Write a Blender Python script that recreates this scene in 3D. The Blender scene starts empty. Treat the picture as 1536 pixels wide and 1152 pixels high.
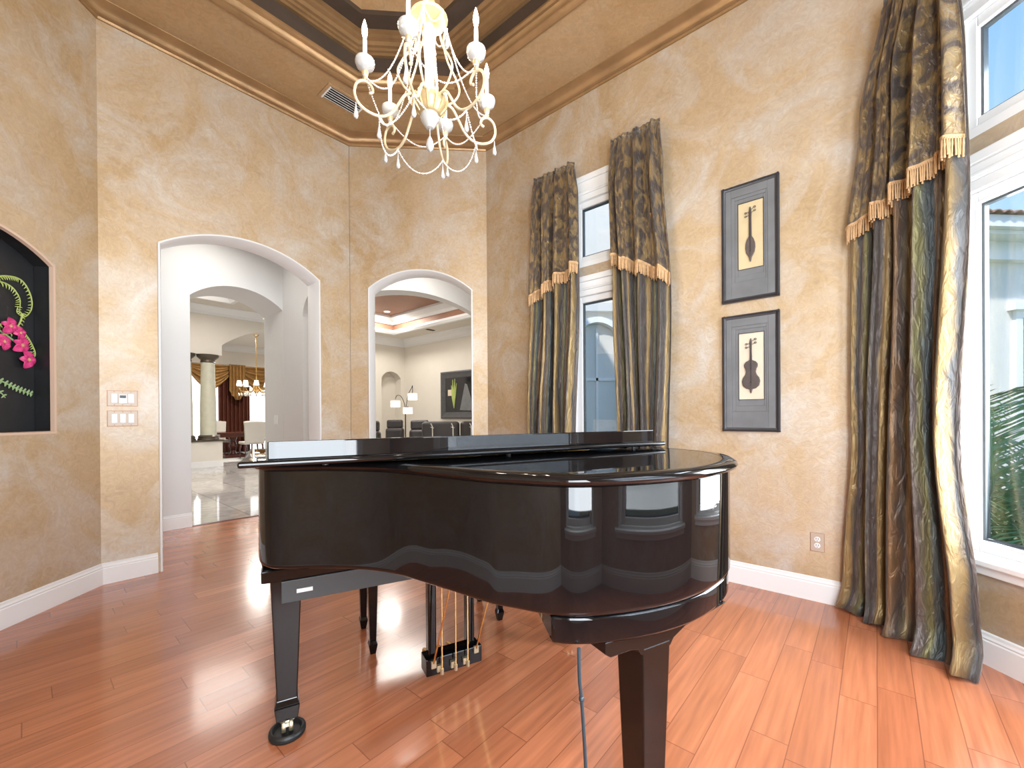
import bpy, bmesh, math, random
from mathutils import Vector, Matrix
random.seed(7)
D = bpy.data
SC = bpy.context.scene
COL = SC.collection
R2 = math.sqrt(.5)
PI = math.pi

# ------------------------------------------------------------------ camera
cam_d = D.cameras.new('camera')
cam = D.objects.new('camera', cam_d); COL.objects.link(cam)
cam_d.sensor_width = 36; cam_d.lens = 633.0 / 1536 * 36
cam_d.shift_y = 49.4 / 1536; cam_d.clip_start = .05; cam_d.clip_end = 200
YAW, PITCH, ROLL = .0738, -.0025, -.0069
cam.matrix_world = (Matrix.Translation((0, 0, 1.2)) @ Matrix.Rotation(-YAW, 4, 'Z')
                    @ Matrix.Rotation(PI / 2 + PITCH, 4, 'X') @ Matrix.Rotation(ROLL, 4, 'Z'))
SC.camera = cam
# ------------------------------------------------------------------ view and world
SC.view_settings.view_transform = 'Standard'
SC.view_settings.look = 'None'
SC.view_settings.exposure = 0.24
SC.view_settings.gamma = 1
try:
    SC.cycles.use_denoising = True
    SC.cycles.max_bounces = 10; SC.cycles.diffuse_bounces = 5; SC.cycles.glossy_bounces = 5
    SC.cycles.transparent_max_bounces = 16; SC.cycles.sample_clamp_indirect = 6
    SC.cycles.caustics_reflective = False; SC.cycles.caustics_refractive = False
except Exception:
    pass
world = D.worlds.new('sky'); SC.world = world; world.use_nodes = True
nt = world.node_tree; nt.nodes.clear()
tc = nt.nodes.new('ShaderNodeTexCoord'); sep = nt.nodes.new('ShaderNodeSeparateXYZ')
rmp = nt.nodes.new('ShaderNodeValToRGB')
rmp.color_ramp.elements[0].position = 0.0; rmp.color_ramp.elements[0].color = (.58, .80, 1, 1)
rmp.color_ramp.elements[1].position = .75; rmp.color_ramp.elements[1].color = (.16, .42, .95, 1)
ns = nt.nodes.new('ShaderNodeTexNoise'); ns.inputs['Scale'].default_value = 2.2; ns.inputs['Detail'].default_value = 5
cr = nt.nodes.new('ShaderNodeValToRGB')
cr.color_ramp.elements[0].position = .5; cr.color_ramp.elements[0].color = (0, 0, 0, 1)
cr.color_ramp.elements[1].position = .85; cr.color_ramp.elements[1].color = (.55, .55, .55, 1)
mx = nt.nodes.new('ShaderNodeMixRGB'); mx.inputs[2].default_value = (.95, .97, 1, 1)
bg = nt.nodes.new('ShaderNodeBackground'); wo = nt.nodes.new('ShaderNodeOutputWorld')
L = nt.links.new
L(tc.outputs['Generated'], sep.inputs[0]); L(sep.outputs['Z'], rmp.inputs[0])
L(tc.outputs['Generated'], ns.inputs['Vector']); L(ns.outputs[0], cr.inputs[0])
L(cr.outputs[0], mx.inputs[0]); L(rmp.outputs[0], mx.inputs[1]); L(mx.outputs[0], bg.inputs['Color'])
bg.inputs['Strength'].default_value = 1.2
L(bg.outputs[0], wo.inputs[0])

def area(name, loc, target, sx, sy, watts, color=(1, 1, 1)):
    l = D.lights.new(name, 'AREA'); l.shape = 'RECTANGLE'; l.size = sx; l.size_y = sy
    l.energy = watts; l.color = color
    o = D.objects.new(name, l); COL.objects.link(o); o.location = loc
    o.rotation_euler = (Vector(target) - Vector(loc)).to_track_quat('-Z', 'Y').to_euler()
    return o
sun = D.lights.new('sun', 'SUN'); sun.energy = 4.5; sun.angle = .03; sun.color = (1, .96, .88)
so = D.objects.new('sun', sun); COL.objects.link(so)
so.rotation_euler = Vector((.60, .45, -.9)).to_track_quat('-Z', 'Y').to_euler()

def un(u, n, z=0): return ((u - n) * R2, (u + n) * R2, z)
# area lamps added for daylight at the side window and assumed rear windows
area('daylight_lamp_rear', un(1.325, -1.17, 1.9), un(1.325, 2, 1.9), 1.14, 2.6, 125, (.86, .93, 1))
area('daylight_side_window', (2.47, 1.50, 1.75), (0, 1.9, 1.9), .74, 2.4, 85, (.86, .93, 1))
area('daylight_lamp_back', (.31, -.58, 1.9), (-.1, 4, 1.9), .9, 2.6, 130, (.88, .94, 1))

# ------------------------------------------------------------------ materials
def nodes(m):
    m.use_nodes = True
    t = m.node_tree
    return t, t.nodes, t.links.new, t.nodes['Principled BSDF']
def mat(name, col, rough=.5, metal=0, coat=0, spec=None, emit=None, es=0, bump=None, var=0, vs=6):
    m = D.materials.new(name); t, N, Lk, b = nodes(m)
    b.inputs['Base Color'].default_value = (*col, 1); b.inputs['Roughness'].default_value = rough
    b.inputs['Metallic'].default_value = metal; b.inputs['Coat Weight'].default_value = coat
    b.inputs['Coat Roughness'].default_value = .04
    if spec is not None: b.inputs['Specular IOR Level'].default_value = spec
    if emit: b.inputs['Emission Color'].default_value = (*emit, 1); b.inputs['Emission Strength'].default_value = es
    tcn = N.new('ShaderNodeTexCoord'); n = N.new('ShaderNodeTexNoise'); n.inputs['Scale'].default_value = vs
    n.inputs['Detail'].default_value = 6
    Lk(tcn.outputs['Object'], n.inputs['Vector'])
    mxx = N.new('ShaderNodeMixRGB'); mxx.inputs[1].default_value = (*[c * (1 - var) for c in col], 1)
    mxx.inputs[2].default_value = (*[min(1, c * (1 + var)) for c in col], 1)
    Lk(n.outputs[0], mxx.inputs[0]); Lk(mxx.outputs[0], b.inputs['Base Color'])
    if bump:
        bp = N.new('ShaderNodeBump'); bp.inputs['Strength'].default_value = bump[0]; bp.inputs['Distance'].default_value = .01
        n2 = N.new('ShaderNodeTexNoise'); n2.inputs['Scale'].default_value = bump[1]; n2.inputs['Detail'].default_value = 4
        Lk(tcn.outputs['Object'], n2.inputs['Vector']); Lk(n2.outputs[0], bp.inputs['Height']); Lk(bp.outputs[0], b.inputs['Normal'])
    return m
def plaster(name, dark, light, silver, metal=.3):
    """rag-rolled mica plaster: broad cloudy patches, fine trowel streaks"""
    m = D.materials.new(name); t, N, Lk, b = nodes(m)
    g = N.new('ShaderNodeNewGeometry')
    def noise(scale, det, dist=0, rough=.55):
        n = N.new('ShaderNodeTexNoise'); n.inputs['Scale'].default_value = scale; n.inputs['Detail'].default_value = det
        n.inputs['Distortion'].default_value = dist; n.inputs['Roughness'].default_value = rough
        Lk(g.outputs['Position'], n.inputs['Vector']); return n
    def ramp(a, b_):
        r = N.new('ShaderNodeValToRGB'); r.color_ramp.elements[0].position = a; r.color_ramp.elements[1].position = b_; return r
    n1 = noise(1.3, 5, .6); r1 = ramp(.36, .66); Lk(n1.outputs[0], r1.inputs[0])
    c1 = N.new('ShaderNodeMixRGB'); c1.inputs[1].default_value = (*dark, 1); c1.inputs[2].default_value = (*light, 1)
    Lk(r1.outputs[0], c1.inputs[0])
    n2 = noise(2.1, 7, 1.2, .65); r2 = ramp(.43, .72); Lk(n2.outputs[0], r2.inputs[0])
    c2 = N.new('ShaderNodeMixRGB'); c2.inputs[2].default_value = (*silver, 1); Lk(c1.outputs[0], c2.inputs[1])
    Lk(r2.outputs[0], c2.inputs[0])
    n3 = noise(16, 8, 2.2, .7); r3 = ramp(.35, .7); Lk(n3.outputs[0], r3.inputs[0])
    c3 = N.new('ShaderNodeMixRGB'); c3.blend_type = 'OVERLAY'; c3.inputs[0].default_value = .13
    Lk(c2.outputs[0], c3.inputs[1]); Lk(r3.outputs[0], c3.inputs[2]); Lk(c3.outputs[0], b.inputs['Base Color'])
    mr = N.new('ShaderNodeMapRange'); mr.inputs['To Min'].default_value = .36; mr.inputs['To Max'].default_value = .58
    Lk(n3.outputs[0], mr.inputs[0]); Lk(mr.outputs[0], b.inputs['Roughness'])
    b.inputs['Metallic'].default_value = metal
    bp = N.new('ShaderNodeBump'); bp.inputs['Strength'].default_value = .22; bp.inputs['Distance'].default_value = .012
    Lk(n3.outputs[0], bp.inputs['Height']); Lk(bp.outputs[0], b.inputs['Normal'])
    return m
def mth(N, Lk, op, a, b=None):
    n = N.new('ShaderNodeMath'); n.operation = op
    for i, v in enumerate((a, b)):
        if v is None: continue
        if isinstance(v, (int, float)): n.inputs[i].default_value = v
        else: Lk(v, n.inputs[i])
    return n.outputs[0]
def planks(name):
    m = D.materials.new(name); t, N, Lk, b = nodes(m)
    g = N.new('ShaderNodeNewGeometry'); mp = N.new('ShaderNodeMapping'); mp.inputs['Rotation'].default_value = (0, 0, -PI / 4)
    Lk(g.outputs['Position'], mp.inputs[0]); s = N.new('ShaderNodeSeparateXYZ'); Lk(mp.outputs[0], s.inputs[0])
    v = mth(N, Lk, 'DIVIDE', s.outputs['Y'], .122); row = mth(N, Lk, 'FLOOR', v)
    wn = N.new('ShaderNodeTexWhiteNoise'); wn.noise_dimensions = '1D'; Lk(row, wn.inputs['W'])
    off = mth(N, Lk, 'MULTIPLY', wn.outputs['Value'], 5.3)
    u = mth(N, Lk, 'ADD', mth(N, Lk, 'DIVIDE', s.outputs['X'], .78), off); cell = mth(N, Lk, 'FLOOR', u)
    cb = N.new('ShaderNodeCombineXYZ'); Lk(row, cb.inputs[0]); Lk(cell, cb.inputs[1])
    w2 = N.new('ShaderNodeTexWhiteNoise'); w2.noise_dimensions = '3D'; Lk(cb.outputs[0], w2.inputs['Vector'])
    rp = N.new('ShaderNodeValToRGB'); e = rp.color_ramp.elements
    e[0].position = 0; e[0].color = (.38, .120, .053, 1); e[1].position = 1; e[1].color = (.50, .172, .08, 1)
    x = e.new(.5); x.color = (.44, .148, .066, 1)
    Lk(w2.outputs['Value'], rp.inputs[0])
    # grain stretched along the boards
    mp2 = N.new('ShaderNodeMapping'); mp2.inputs['Scale'].default_value = (1.6, 28, 1); Lk(mp.outputs[0], mp2.inputs[0])
    va = N.new('ShaderNodeVectorMath'); va.operation = 'ADD'; Lk(mp2.outputs[0], va.inputs[0]); Lk(w2.outputs['Color'], va.inputs[1])
    ng = N.new('ShaderNodeTexNoise'); ng.inputs['Scale'].default_value = 1.6; ng.inputs['Detail'].default_value = 8; Lk(va.outputs[0], ng.inputs['Vector'])
    mg = N.new('ShaderNodeMixRGB'); mg.blend_type = 'OVERLAY'; mg.inputs[0].default_value = .45
    Lk(rp.outputs[0], mg.inputs[1]); Lk(ng.outputs[0], mg.inputs[2])
    fv = mth(N, Lk, 'FRACT', v); fu = mth(N, Lk, 'FRACT', u)
    ev = mth(N, Lk, 'MINIMUM', fv, mth(N, Lk, 'SUBTRACT', 1, fv)); eu = mth(N, Lk, 'MINIMUM', fu, mth(N, Lk, 'SUBTRACT', 1, fu))
    gv = mth(N, Lk, 'LESS_THAN', ev, .014); gu = mth(N, Lk, 'LESS_THAN', eu, .0025); gr = mth(N, Lk, 'MAXIMUM', gv, gu)
    mz = N.new('ShaderNodeMixRGB'); mz.inputs[2].default_value = (.12, .03, .012, 1)
    Lk(mth(N, Lk, 'MULTIPLY', gr, .55), mz.inputs[0]); Lk(mg.outputs[0], mz.inputs[1]); Lk(mz.outputs[0], b.inputs['Base Color'])
    bp = N.new('ShaderNodeBump'); bp.inputs['Strength'].default_value = .35; bp.inputs['Distance'].default_value = .002
    hh = mth(N, Lk, 'SUBTRACT', mth(N, Lk, 'MULTIPLY', ng.outputs[0], .12), gr)
    Lk(hh, bp.inputs['Height']); Lk(bp.outputs[0], b.inputs['Normal'])
    mr = N.new('ShaderNodeMapRange'); mr.inputs['To Min'].default_value = .13; mr.inputs['To Max'].default_value = .27
    Lk(ng.outputs[0], mr.inputs[0]); Lk(mr.outputs[0], b.inputs['Roughness'])
    b.inputs['Coat Weight'].default_value = .45; b.inputs['Coat Roughness'].default_value = .1
    return m
def marble(name):
    m = D.materials.new(name); t, N, Lk, b = nodes(m)
    g = N.new('ShaderNodeNewGeometry'); mp = N.new('ShaderNodeMapping'); mp.inputs['Rotation'].default_value = (0, 0, -PI / 4)
    Lk(g.outputs['Position'], mp.inputs[0])
    br = N.new('ShaderNodeTexBrick'); br.offset = 0; br.inputs['Color1'].default_value = (.56, .53, .50, 1); br.inputs['Color2'].default_value = (.44, .42, .41, 1)
    br.inputs['Mortar'].default_value = (.26, .25, .24, 1); br.inputs['Scale'].default_value = 1; br.inputs['Mortar Size'].default_value = .006
    br.inputs['Brick Width'].default_value = .61; br.inputs['Row Height'].default_value = .61; Lk(mp.outputs[0], br.inputs['Vector'])
    n = N.new('ShaderNodeTexNoise'); n.inputs['Scale'].default_value = 3; n.inputs['Detail'].default_value = 8; n.inputs['Distortion'].default_value = 2.5
    Lk(mp.outputs[0], n.inputs['Vector']); mo = N.new('ShaderNodeMixRGB'); mo.blend_type = 'OVERLAY'; mo.inputs[0].default_value = .4
    Lk(br.outputs[0], mo.inputs[1]); Lk(n.outputs[0], mo.inputs[2]); Lk(mo.outputs[0], b.inputs['Base Color'])
    b.inputs['Roughness'].default_value = .06
    return m
def silk(name, stops, freq, damask=None, metal=.45, rough=.36):
    """shot silk: stripes follow the cloth (uv), optional woven damask patches"""
    m = D.materials.new(name); t, N, Lk, b = nodes(m)
    uv = N.new('ShaderNodeUVMap'); s = N.new('ShaderNodeSeparateXYZ'); Lk(uv.outputs[0], s.inputs[0])
    tcn = N.new('ShaderNodeMapping'); tcn.inputs['Scale'].default_value = (14, 3.2, 1); Lk(uv.outputs[0], tcn.inputs[0])
    nz = N.new('ShaderNodeTexNoise'); nz.inputs['Scale'].default_value = 1; nz.inputs['Detail'].default_value = 6; Lk(tcn.outputs[0], nz.inputs['Vector'])
    w = mth(N, Lk, 'ADD', mth(N, Lk, 'MULTIPLY', s.outputs[0], freq), mth(N, Lk, 'MULTIPLY', nz.outputs[0], .22))
    fr = mth(N, Lk, 'FRACT', w); rp = N.new('ShaderNodeValToRGB'); els = rp.color_ramp.elements
    els[0].position = stops[0][0]; els[0].color = (*stops[0][1], 1); els[1].position = stops[-1][0]; els[1].color = (*stops[-1][1], 1)
    for p, c in stops[1:-1]:
        q = els.new(p); q.color = (*c, 1)
    Lk(fr, rp.inputs[0]); out = rp.outputs[0]
    if damask:
        mp = N.new('ShaderNodeMapping'); mp.inputs['Scale'].default_value = (13, 5.5, 1); Lk(uv.outputs[0], mp.inputs[0])
        n2 = N.new('ShaderNodeTexNoise'); n2.inputs['Scale'].default_value = 1.4; n2.inputs['Detail'].default_value = 4; n2.inputs['Distortion'].default_value = .7
        Lk(mp.outputs[0], n2.inputs['Vector']); r2 = N.new('ShaderNodeValToRGB'); r2.color_ramp.elements[0].position = .44; r2.color_ramp.elements[1].position = .60
        Lk(n2.outputs[0], r2.inputs[0]); mm = N.new('ShaderNodeMixRGB'); Lk(r2.outputs[0], mm.inputs[0]); Lk(out, mm.inputs[1]); mm.inputs[2].default_value = (*damask, 1)
        out = mm.outputs[0]
    Lk(out, b.inputs['Base Color']); b.inputs['Metallic'].default_value = metal; b.inputs['Roughness'].default_value = rough
    b.inputs['Sheen Weight'].default_value = .3
    bp = N.new('ShaderNodeBump'); bp.inputs['Strength'].default_value = .75; bp.inputs['Distance'].default_value = .02
    n3 = N.new('ShaderNodeTexNoise'); n3.inputs['Scale'].default_value = 3.5; n3.inputs['Distortion'].default_value = .8; n3.inputs['Detail'].default_value = 7; Lk(tcn.outputs[0], n3.inputs['Vector'])
    Lk(n3.outputs[0], bp.inputs['Height']); Lk(bp.outputs[0], b.inputs['Normal'])
    return m
def glassy(name, tint=(1, 1, 1), gloss=.08):
    m = D.materials.new(name); m.use_nodes = True; t = m.node_tree; t.nodes.clear(); N = t.nodes; Lk = t.links.new
    a = N.new('ShaderNodeBsdfTransparent'); a.inputs[0].default_value = (*tint, 1)
    g = N.new('ShaderNodeBsdfGlossy'); g.inputs['Roughness'].default_value = .01
    x = N.new('ShaderNodeMixShader'); x.inputs[0].default_value = gloss; o = N.new('ShaderNodeOutputMaterial')
    Lk(a.outputs[0], x.inputs[1]); Lk(g.outputs[0], x.inputs[2]); Lk(x.outputs[0], o.inputs[0]); return m
def crystal(name):
    m = D.materials.new(name); t, N, Lk, b = nodes(m)
    b.inputs['Base Color'].default_value = (.95, .94, .92, 1); b.inputs['Roughness'].default_value = .08
    b.inputs['Transmission Weight'].default_value = .55; b.inputs['IOR'].default_value = 1.5
    b.inputs['Coat Weight'].default_value = .5
    n = N.new('ShaderNodeTexNoise'); n.inputs['Scale'].default_value = 60; tcn = N.new('ShaderNodeTexCoord'); Lk(tcn.outputs['Object'], n.inputs['Vector'])
    bp = N.new('ShaderNodeBump'); bp.inputs['Strength'].default_value = .3; Lk(n.outputs[0], bp.inputs['Height']); Lk(bp.outputs[0], b.inputs['Normal'])
    return m

M = {}
M['wall'] = plaster('gold_mica_plaster', (.50, .355, .20), (.59, .45, .295), (.61, .56, .495), .28)
M['ceil'] = plaster('bronze_ceiling_plaster', (.42, .26, .125), (.50, .33, .175), (.46, .32, .19), .2)
M['crown'] = mat('antiqued_bronze_gilding', (.34, .205, .095), .36, .5, var=.45, vs=5, bump=(.2, 30))
M['traydark'] = mat('dark_umber_paint', (.085, .06, .045), .45, .2, var=.2)
M['white'] = mat('white_gloss_paint', (.83, .83, .82), .3)
M['whitewall'] = mat('soft_white_wall_paint', (.72, .72, .71), .55, var=.02)
M['cream'] = mat('cream_wall_paint', (.72, .67, .59), .6, var=.03)
M['floor'] = planks('glossy_cherry_floorboards')
M['marble'] = marble('polished_marble_tile')
M['black'] = mat('black_piano_lacquer', (.003, .003, .0035), .03, spec=.5)
M['blackbrown'] = mat('worn_black_lacquer', (.009, .006, .005), .13, spec=.3)
M['plategrey'] = mat('dull_grey_black_lacquer', (.05, .06, .065), .35)
M['brass'] = mat('brass', (.80, .52, .20), .25, 1)
M['dullbrass'] = mat('worn_pale_brass', (.62, .55, .38), .4, .9, var=.3, vs=40)
M['chrome'] = mat('chrome', (.8, .8, .8), .12, 1)
M['rubber'] = mat('black_rubber', (.012, .012, .012), .45)
M['label'] = mat('white_label', (.8, .82, .84), .4)
M['keywhite'] = mat('ivory_white', (.8, .78, .7), .25)
M['felt'] = mat('black_leather', (.012, .012, .013), .5, bump=(.3, 60))
M['cord'] = mat('black_blue_cable', (.015, .03, .04), .35)
M['gold'] = mat('cream_gold_leaf', (.62, .47, .25), .35, .55, var=.3, vs=30)
M['goldwhite'] = mat('pale_gold_scroll', (.72, .60, .40), .35, .4, var=.15, vs=30)
M['crystal'] = crystal('cut_crystal')
M['bead'] = mat('milky_crystal_beads', (.88, .85, .80), .15, coat=.6)
M['milk'] = mat('frosted_milk_glass', (.9, .88, .84), .25, emit=(1, .93, .82), es=.25)  # slight emission brightens the glass, no lamp inside
M['bulb'] = mat('lit_bulb', (1, .9, .75), .3, emit=(1, .86, .62), es=22)
M['frame'] = mat('pewter_grey_wood', (.085, .085, .09), .42, .25, var=.35, vs=14)
M['ropeframe'] = mat('pewter_rope_moulding', (.05, .045, .05), .38, .45, var=.3, vs=60)
M['mat_'] = mat('washed_grey_mount', (.17, .175, .18), .55, .15, var=.35, vs=7)
M['parch'] = mat('gilded_parchment', (.64, .52, .31), .5, .2, var=.18, vs=9)
M['parch2'] = mat('pale_parchment', (.72, .62, .48), .5, .2, var=.12, vs=9)
M['pewter'] = mat('cast_pewter', (.115, .095, .09), .42, .5, var=.3, vs=25)
M['copper'] = mat('coppery_paint', (.33, .17, .105), .5, .15, var=.25, vs=3)
M['plate'] = mat('clear_plate_over_plaster', (.52, .42, .33), .35, .1, var=.1)
M['plateedge'] = mat('copper_toned_plate_edge', (.40, .19, .09), .35, .4)
M['nicheblack'] = mat('black_brushed_plaster', (.018, .019, .021), .42, bump=(.5, 8), var=.6, vs=5)
M['nicheedge'] = mat('pale_plaster_edge', (.66, .48, .36), .5)
M['fern'] = mat('pale_green_fern_relief', (.42, .50, .14), .5, var=.2)
M['leafg'] = mat('soft_green_leaf_relief', (.32, .46, .22), .5, var=.2)
M['pink'] = mat('magenta_orchid_petal', (.62, .05, .20), .45, var=.6, vs=45)
M['pinkc'] = mat('orchid_throat', (.55, .30, .18), .5)
silkstops = [(0, (.055, .045, .040)), (.10, (.085, .068, .060)), (.16, (.34, .235, .10)), (.24, (.22, .14, .05)), (.30, (.05, .05, .05)), (.40, (.11, .08, .065)),
             (.46, (.17, .15, .055)), (.52, (.075, .085, .075)), (.60, (.035, .045, .05)), (.68, (.20, .11, .045)), (.76, (.09, .07, .06)), (.84, (.33, .25, .13)), (.90, (.09, .08, .07)), (1, (.055, .045, .040))]
M['silk'] = silk('striped_shot_silk', silkstops, 3.3)
M['damask'] = silk('bronze_damask_silk', [(0, (.075, .05, .035)), (.3, (.11, .08, .06)), (.6, (.06, .05, .045)), (1, (.075, .05, .035))], 3, (.27, .18, .075))
M['fringe'] = mat('old_gold_bullion_cord', (.58, .36, .18), .55, .15, var=.3, vs=50)
M['glass'] = glassy('window_glass')
M['outwall'] = mat('pale_stucco', (.74, .73, .70), .8, bump=(.3, 40), var=.05)
M['wingwall'] = mat('shade_lifted_stucco', (.86, .82, .76), .8, bump=(.3, 40), var=.04)  # stucco whitened and warmed to make up for shade on the wing
M['tile'] = mat('terracotta_roof_tile', (.36, .22, .17), .7, var=.3, vs=4)
M['palm'] = mat('palm_leaf', (.10, .27, .11), .4, var=.4, vs=3)
M['ground'] = mat('lawn_ground', (.16, .20, .09), .9, var=.3, vs=3)
M['column'] = mat('pale_faux_marble', (.58, .56, .44), .35, var=.15, vs=8)
M['bronzecap'] = mat('dark_bronze_capital', (.11, .085, .06), .4, .4)
M['drape'] = mat('chocolate_drape', (.12, .03, .016), .45, .2, var=.3, vs=6)
M['swag'] = mat('gold_striped_swag', (.40, .22, .07), .42, .35, var=.4, vs=10)
M['linen'] = mat('cream_upholstery', (.66, .62, .55), .8, var=.05)
M['wood'] = mat('dark_mahogany', (.10, .022, .012), .25, coat=.3)
M['leather'] = mat('dark_brown_leather', (.035, .028, .027), .38, var=.2)
M['shade'] = mat('lit_white_shade', (.9, .88, .82), .6, emit=(1, .95, .86), es=1.7)
M['sheer'] = mat('glowing_sheer_curtain', (.9, .9, .9), .8, emit=(.95, .98, 1), es=1.3)  # emission puts the daylight behind the sheer into the cloth
M['tv'] = mat('dark_glossy_print', (.012, .012, .014), .08)
M['lampglow'] = mat('lit_downlight', (1, 1, 1), .4, emit=(1, .93, .82), es=6)
M['rug'] = mat('pale_rug', (.6, .6, .58), .95, bump=(.4, 80))

# ------------------------------------------------------------------ mesh helpers
class MB:
    def __init__(s): s.v = []; s.f = []; s.uv = None
    def add(s, vs, fs):
        o = len(s.v); s.v += [tuple(v) for v in vs]; s.f += [tuple(i + o for i in f) for f in fs]; return s
    def box(s, x0, x1, y0, y1, z0, z1):
        v = [(x, y, z) for z in (z0, z1) for y in (y0, y1) for x in (x0, x1)]
        return s.add(v, [(0, 2, 3, 1), (4, 5, 7, 6), (0, 1, 5, 4), (2, 6, 7, 3), (0, 4, 6, 2), (1, 3, 7, 5)])
    def prism(s, poly, z0, z1):
        n = len(poly)
        v = [(x, y, z0) for x, y in poly] + [(x, y, z1) for x, y in poly]
        return s.add(v, [tuple(range(n))[::-1], tuple(range(n, 2 * n))] + [(i, (i + 1) % n, n + (i + 1) % n, n + i) for i in range(n)])
    def prism_y(s, poly, y0, y1):
        """poly in (x,z), extruded along y"""
        n = len(poly)
        v = [(x, y0, z) for x, z in poly] + [(x, y1, z) for x, z in poly]
        return s.add(v, [tuple(range(n)), tuple(range(n, 2 * n))[::-1]] + [(i, n + i, n + (i + 1) % n, (i + 1) % n) for i in range(n)])
    def frustum(s, c0, a0, b0, c1, a1, b1):
        """rectangular taper between two horizontal rectangles: centres c, half sizes a,b"""
        v = []
        for c, a, b in ((c0, a0, b0), (c1, a1, b1)):
            v += [(c[0] - a, c[1] - b, c[2]), (c[0] + a, c[1] - b, c[2]), (c[0] + a, c[1] + b, c[2]), (c[0] - a, c[1] + b, c[2])]
        return s.add(v, [(0, 3, 2, 1), (4, 5, 6, 7)] + [(i, (i + 1) % 4, 4 + (i + 1) % 4, 4 + i) for i in range(4)])
    def tube(s, pts, r, n=8, closed=False):
        P = [Vector(p) for p in pts]; m = len(P); rs = r if isinstance(r, (list, tuple)) else [r] * m
        up = Vector((0, 0, 1)); vs = []; prev = None
        for i, p in enumerate(P):
            a = P[(i - 1) % m] if (closed or i > 0) else p; b = P[(i + 1) % m] if (closed or i < m - 1) else p
            d = (b - a)
            if d.length < 1e-9: d = Vector((0, 0, 1))
            d.normalize()
            if prev is None:
                x = d.cross(up) if abs(d.dot(up)) < .95 else d.cross(Vector((1, 0, 0)))
            else:
                x = prev - d * prev.dot(d)
                if x.length < 1e-6: x = d.cross(up)
            x.normalize(); prev = x; y = d.cross(x)
            for k in range(n):
                t = 2 * PI * k / n; vs.append(p + (x * math.cos(t) + y * math.sin(t)) * rs[i])
        fs = []
        for i in range(m if closed else m - 1):
            j = (i + 1) % m
            for k in range(n): fs.append((i * n + k, i * n + (k + 1) % n, j * n + (k + 1) % n, j * n + k))
        if not closed: fs += [tuple(range(n))[::-1], tuple((m - 1) * n + k for k in range(n))]
        return s.add(vs, fs)
    def lathe(s, prof, c=(0, 0, 0), n=20, axis=None):
        """prof: (r,z) from bottom to top"""
        q = axis.to_track_quat('Z', 'Y') if axis else None; C = Vector(c); vs = []
        for r, z in prof:
            for k in range(n):
                t = 2 * PI * k / n; v = Vector((r * math.cos(t), r * math.sin(t), z))
                vs.append(C + (q @ v if q else v))
        m = len(prof); fs = [(i * n + k, i * n + (k + 1) % n, (i + 1) * n + (k + 1) % n, (i + 1) * n + k) for i in range(m - 1) for k in range(n)]
        fs += [tuple(range(n))[::-1], tuple((m - 1) * n + k for k in range(n))]
        return s.add(vs, fs)
    def ball(s, c, r, n=8, m=6, sz=1):
        return s.lathe([(max(1e-4, r * math.sin(PI * i / m)), -r * sz * math.cos(PI * i / m)) for i in range(m + 1)], c, n)
    def sweep(s, path, prof, closed=False, plane='xy'):
        """sweep a profile (d,h) along a 2-D path; d = offset to the right of travel; plane 'xy': path (x,y), h = z; 'xz': path (x,z), h = y"""
        P = [Vector(p) for p in path]; m = len(P); n = len(prof); vs = []
        for i in range(m):
            ds = []
            if closed or i > 0: ds.append((P[i] - P[i - 1]).normalized())
            if closed or i < m - 1: ds.append((P[(i + 1) % m] - P[i]).normalized())
            t = sum(ds, Vector((0, 0))).normalized(); nr = Vector((t.y, -t.x)); k = 1 / max(.3, t.dot(ds[0]))
            for d, h in prof:
                q = P[i] + nr * d * k
                vs.append((q.x, q.y, h) if plane == 'xy' else (q.x, h, q.y))
        fs = []
        for i in range(m if closed else m - 1):
            j = (i + 1) % m
            for k in range(n): fs.append((i * n + k, i * n + (k + 1) % n, j * n + (k + 1) % n, j * n + k))
        if not closed: fs += [tuple(range(n))[::-1], tuple((m - 1) * n + k for k in range(n))]
        return s.add(vs, fs)
    def grid(s, fn, nu, nv, uvfn=None):
        o = len(s.v)
        s.v += [tuple(fn(i / nu, j / nv)) for j in range(nv + 1) for i in range(nu + 1)]
        s.f += [(o + j * (nu + 1) + i, o + j * (nu + 1) + i + 1, o + (j + 1) * (nu + 1) + i + 1, o + (j + 1) * (nu + 1) + i) for j in range(nv) for i in range(nu)]
        if uvfn:
            s.uv = s.uv or {}
            for j in range(nv + 1):
                for i in range(nu + 1): s.uv[o + j * (nu + 1) + i] = uvfn(i / nu, j / nv)
        return s
    def obj(s, name, m, parent=None, smooth=False, bev=0, seg=2, loc=None, rz=0, solid=0):
        me = D.meshes.new(name); me.from_pydata(s.v, [], s.f); me.update()
        bm = bmesh.new(); bm.from_mesh(me); bmesh.ops.recalc_face_normals(bm, faces=bm.faces)
        bm.to_mesh(me); bm.free()
        if s.uv:
            ul = me.uv_layers.new(name='UVMap')
            for lp in me.loops: ul.data[lp.index].uv = s.uv.get(lp.vertex_index, (0, 0))
        me.materials.append(m)
        if smooth:
            for p in me.polygons: p.use_smooth = True
            if smooth != 'full':
                try: me.set_sharp_from_angle(angle=math.radians(40))
                except Exception: pass
        o = D.objects.new(name, me); COL.objects.link(o)
        if parent: o.parent = parent
        if loc: o.location = loc
        o.rotation_euler.z = rz
        if solid:
            md = o.modifiers.new('thickness', 'SOLIDIFY'); md.thickness = solid; md.offset = 0
        if bev:
            md = o.modifiers.new('bevel', 'BEVEL'); md.width = bev; md.segments = seg; md.limit_method = 'ANGLE'; md.angle_limit = math.radians(30)
        return o
def thing(name, label, cat, loc=(0, 0, 0), rz=0, group=None):
    o = D.objects.new(name, None); COL.objects.link(o); o.location = loc; o.rotation_euler.z = rz
    o.empty_display_size = .1; o['label'] = label; o['category'] = cat
    if group: o['group'] = group
    return o
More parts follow.
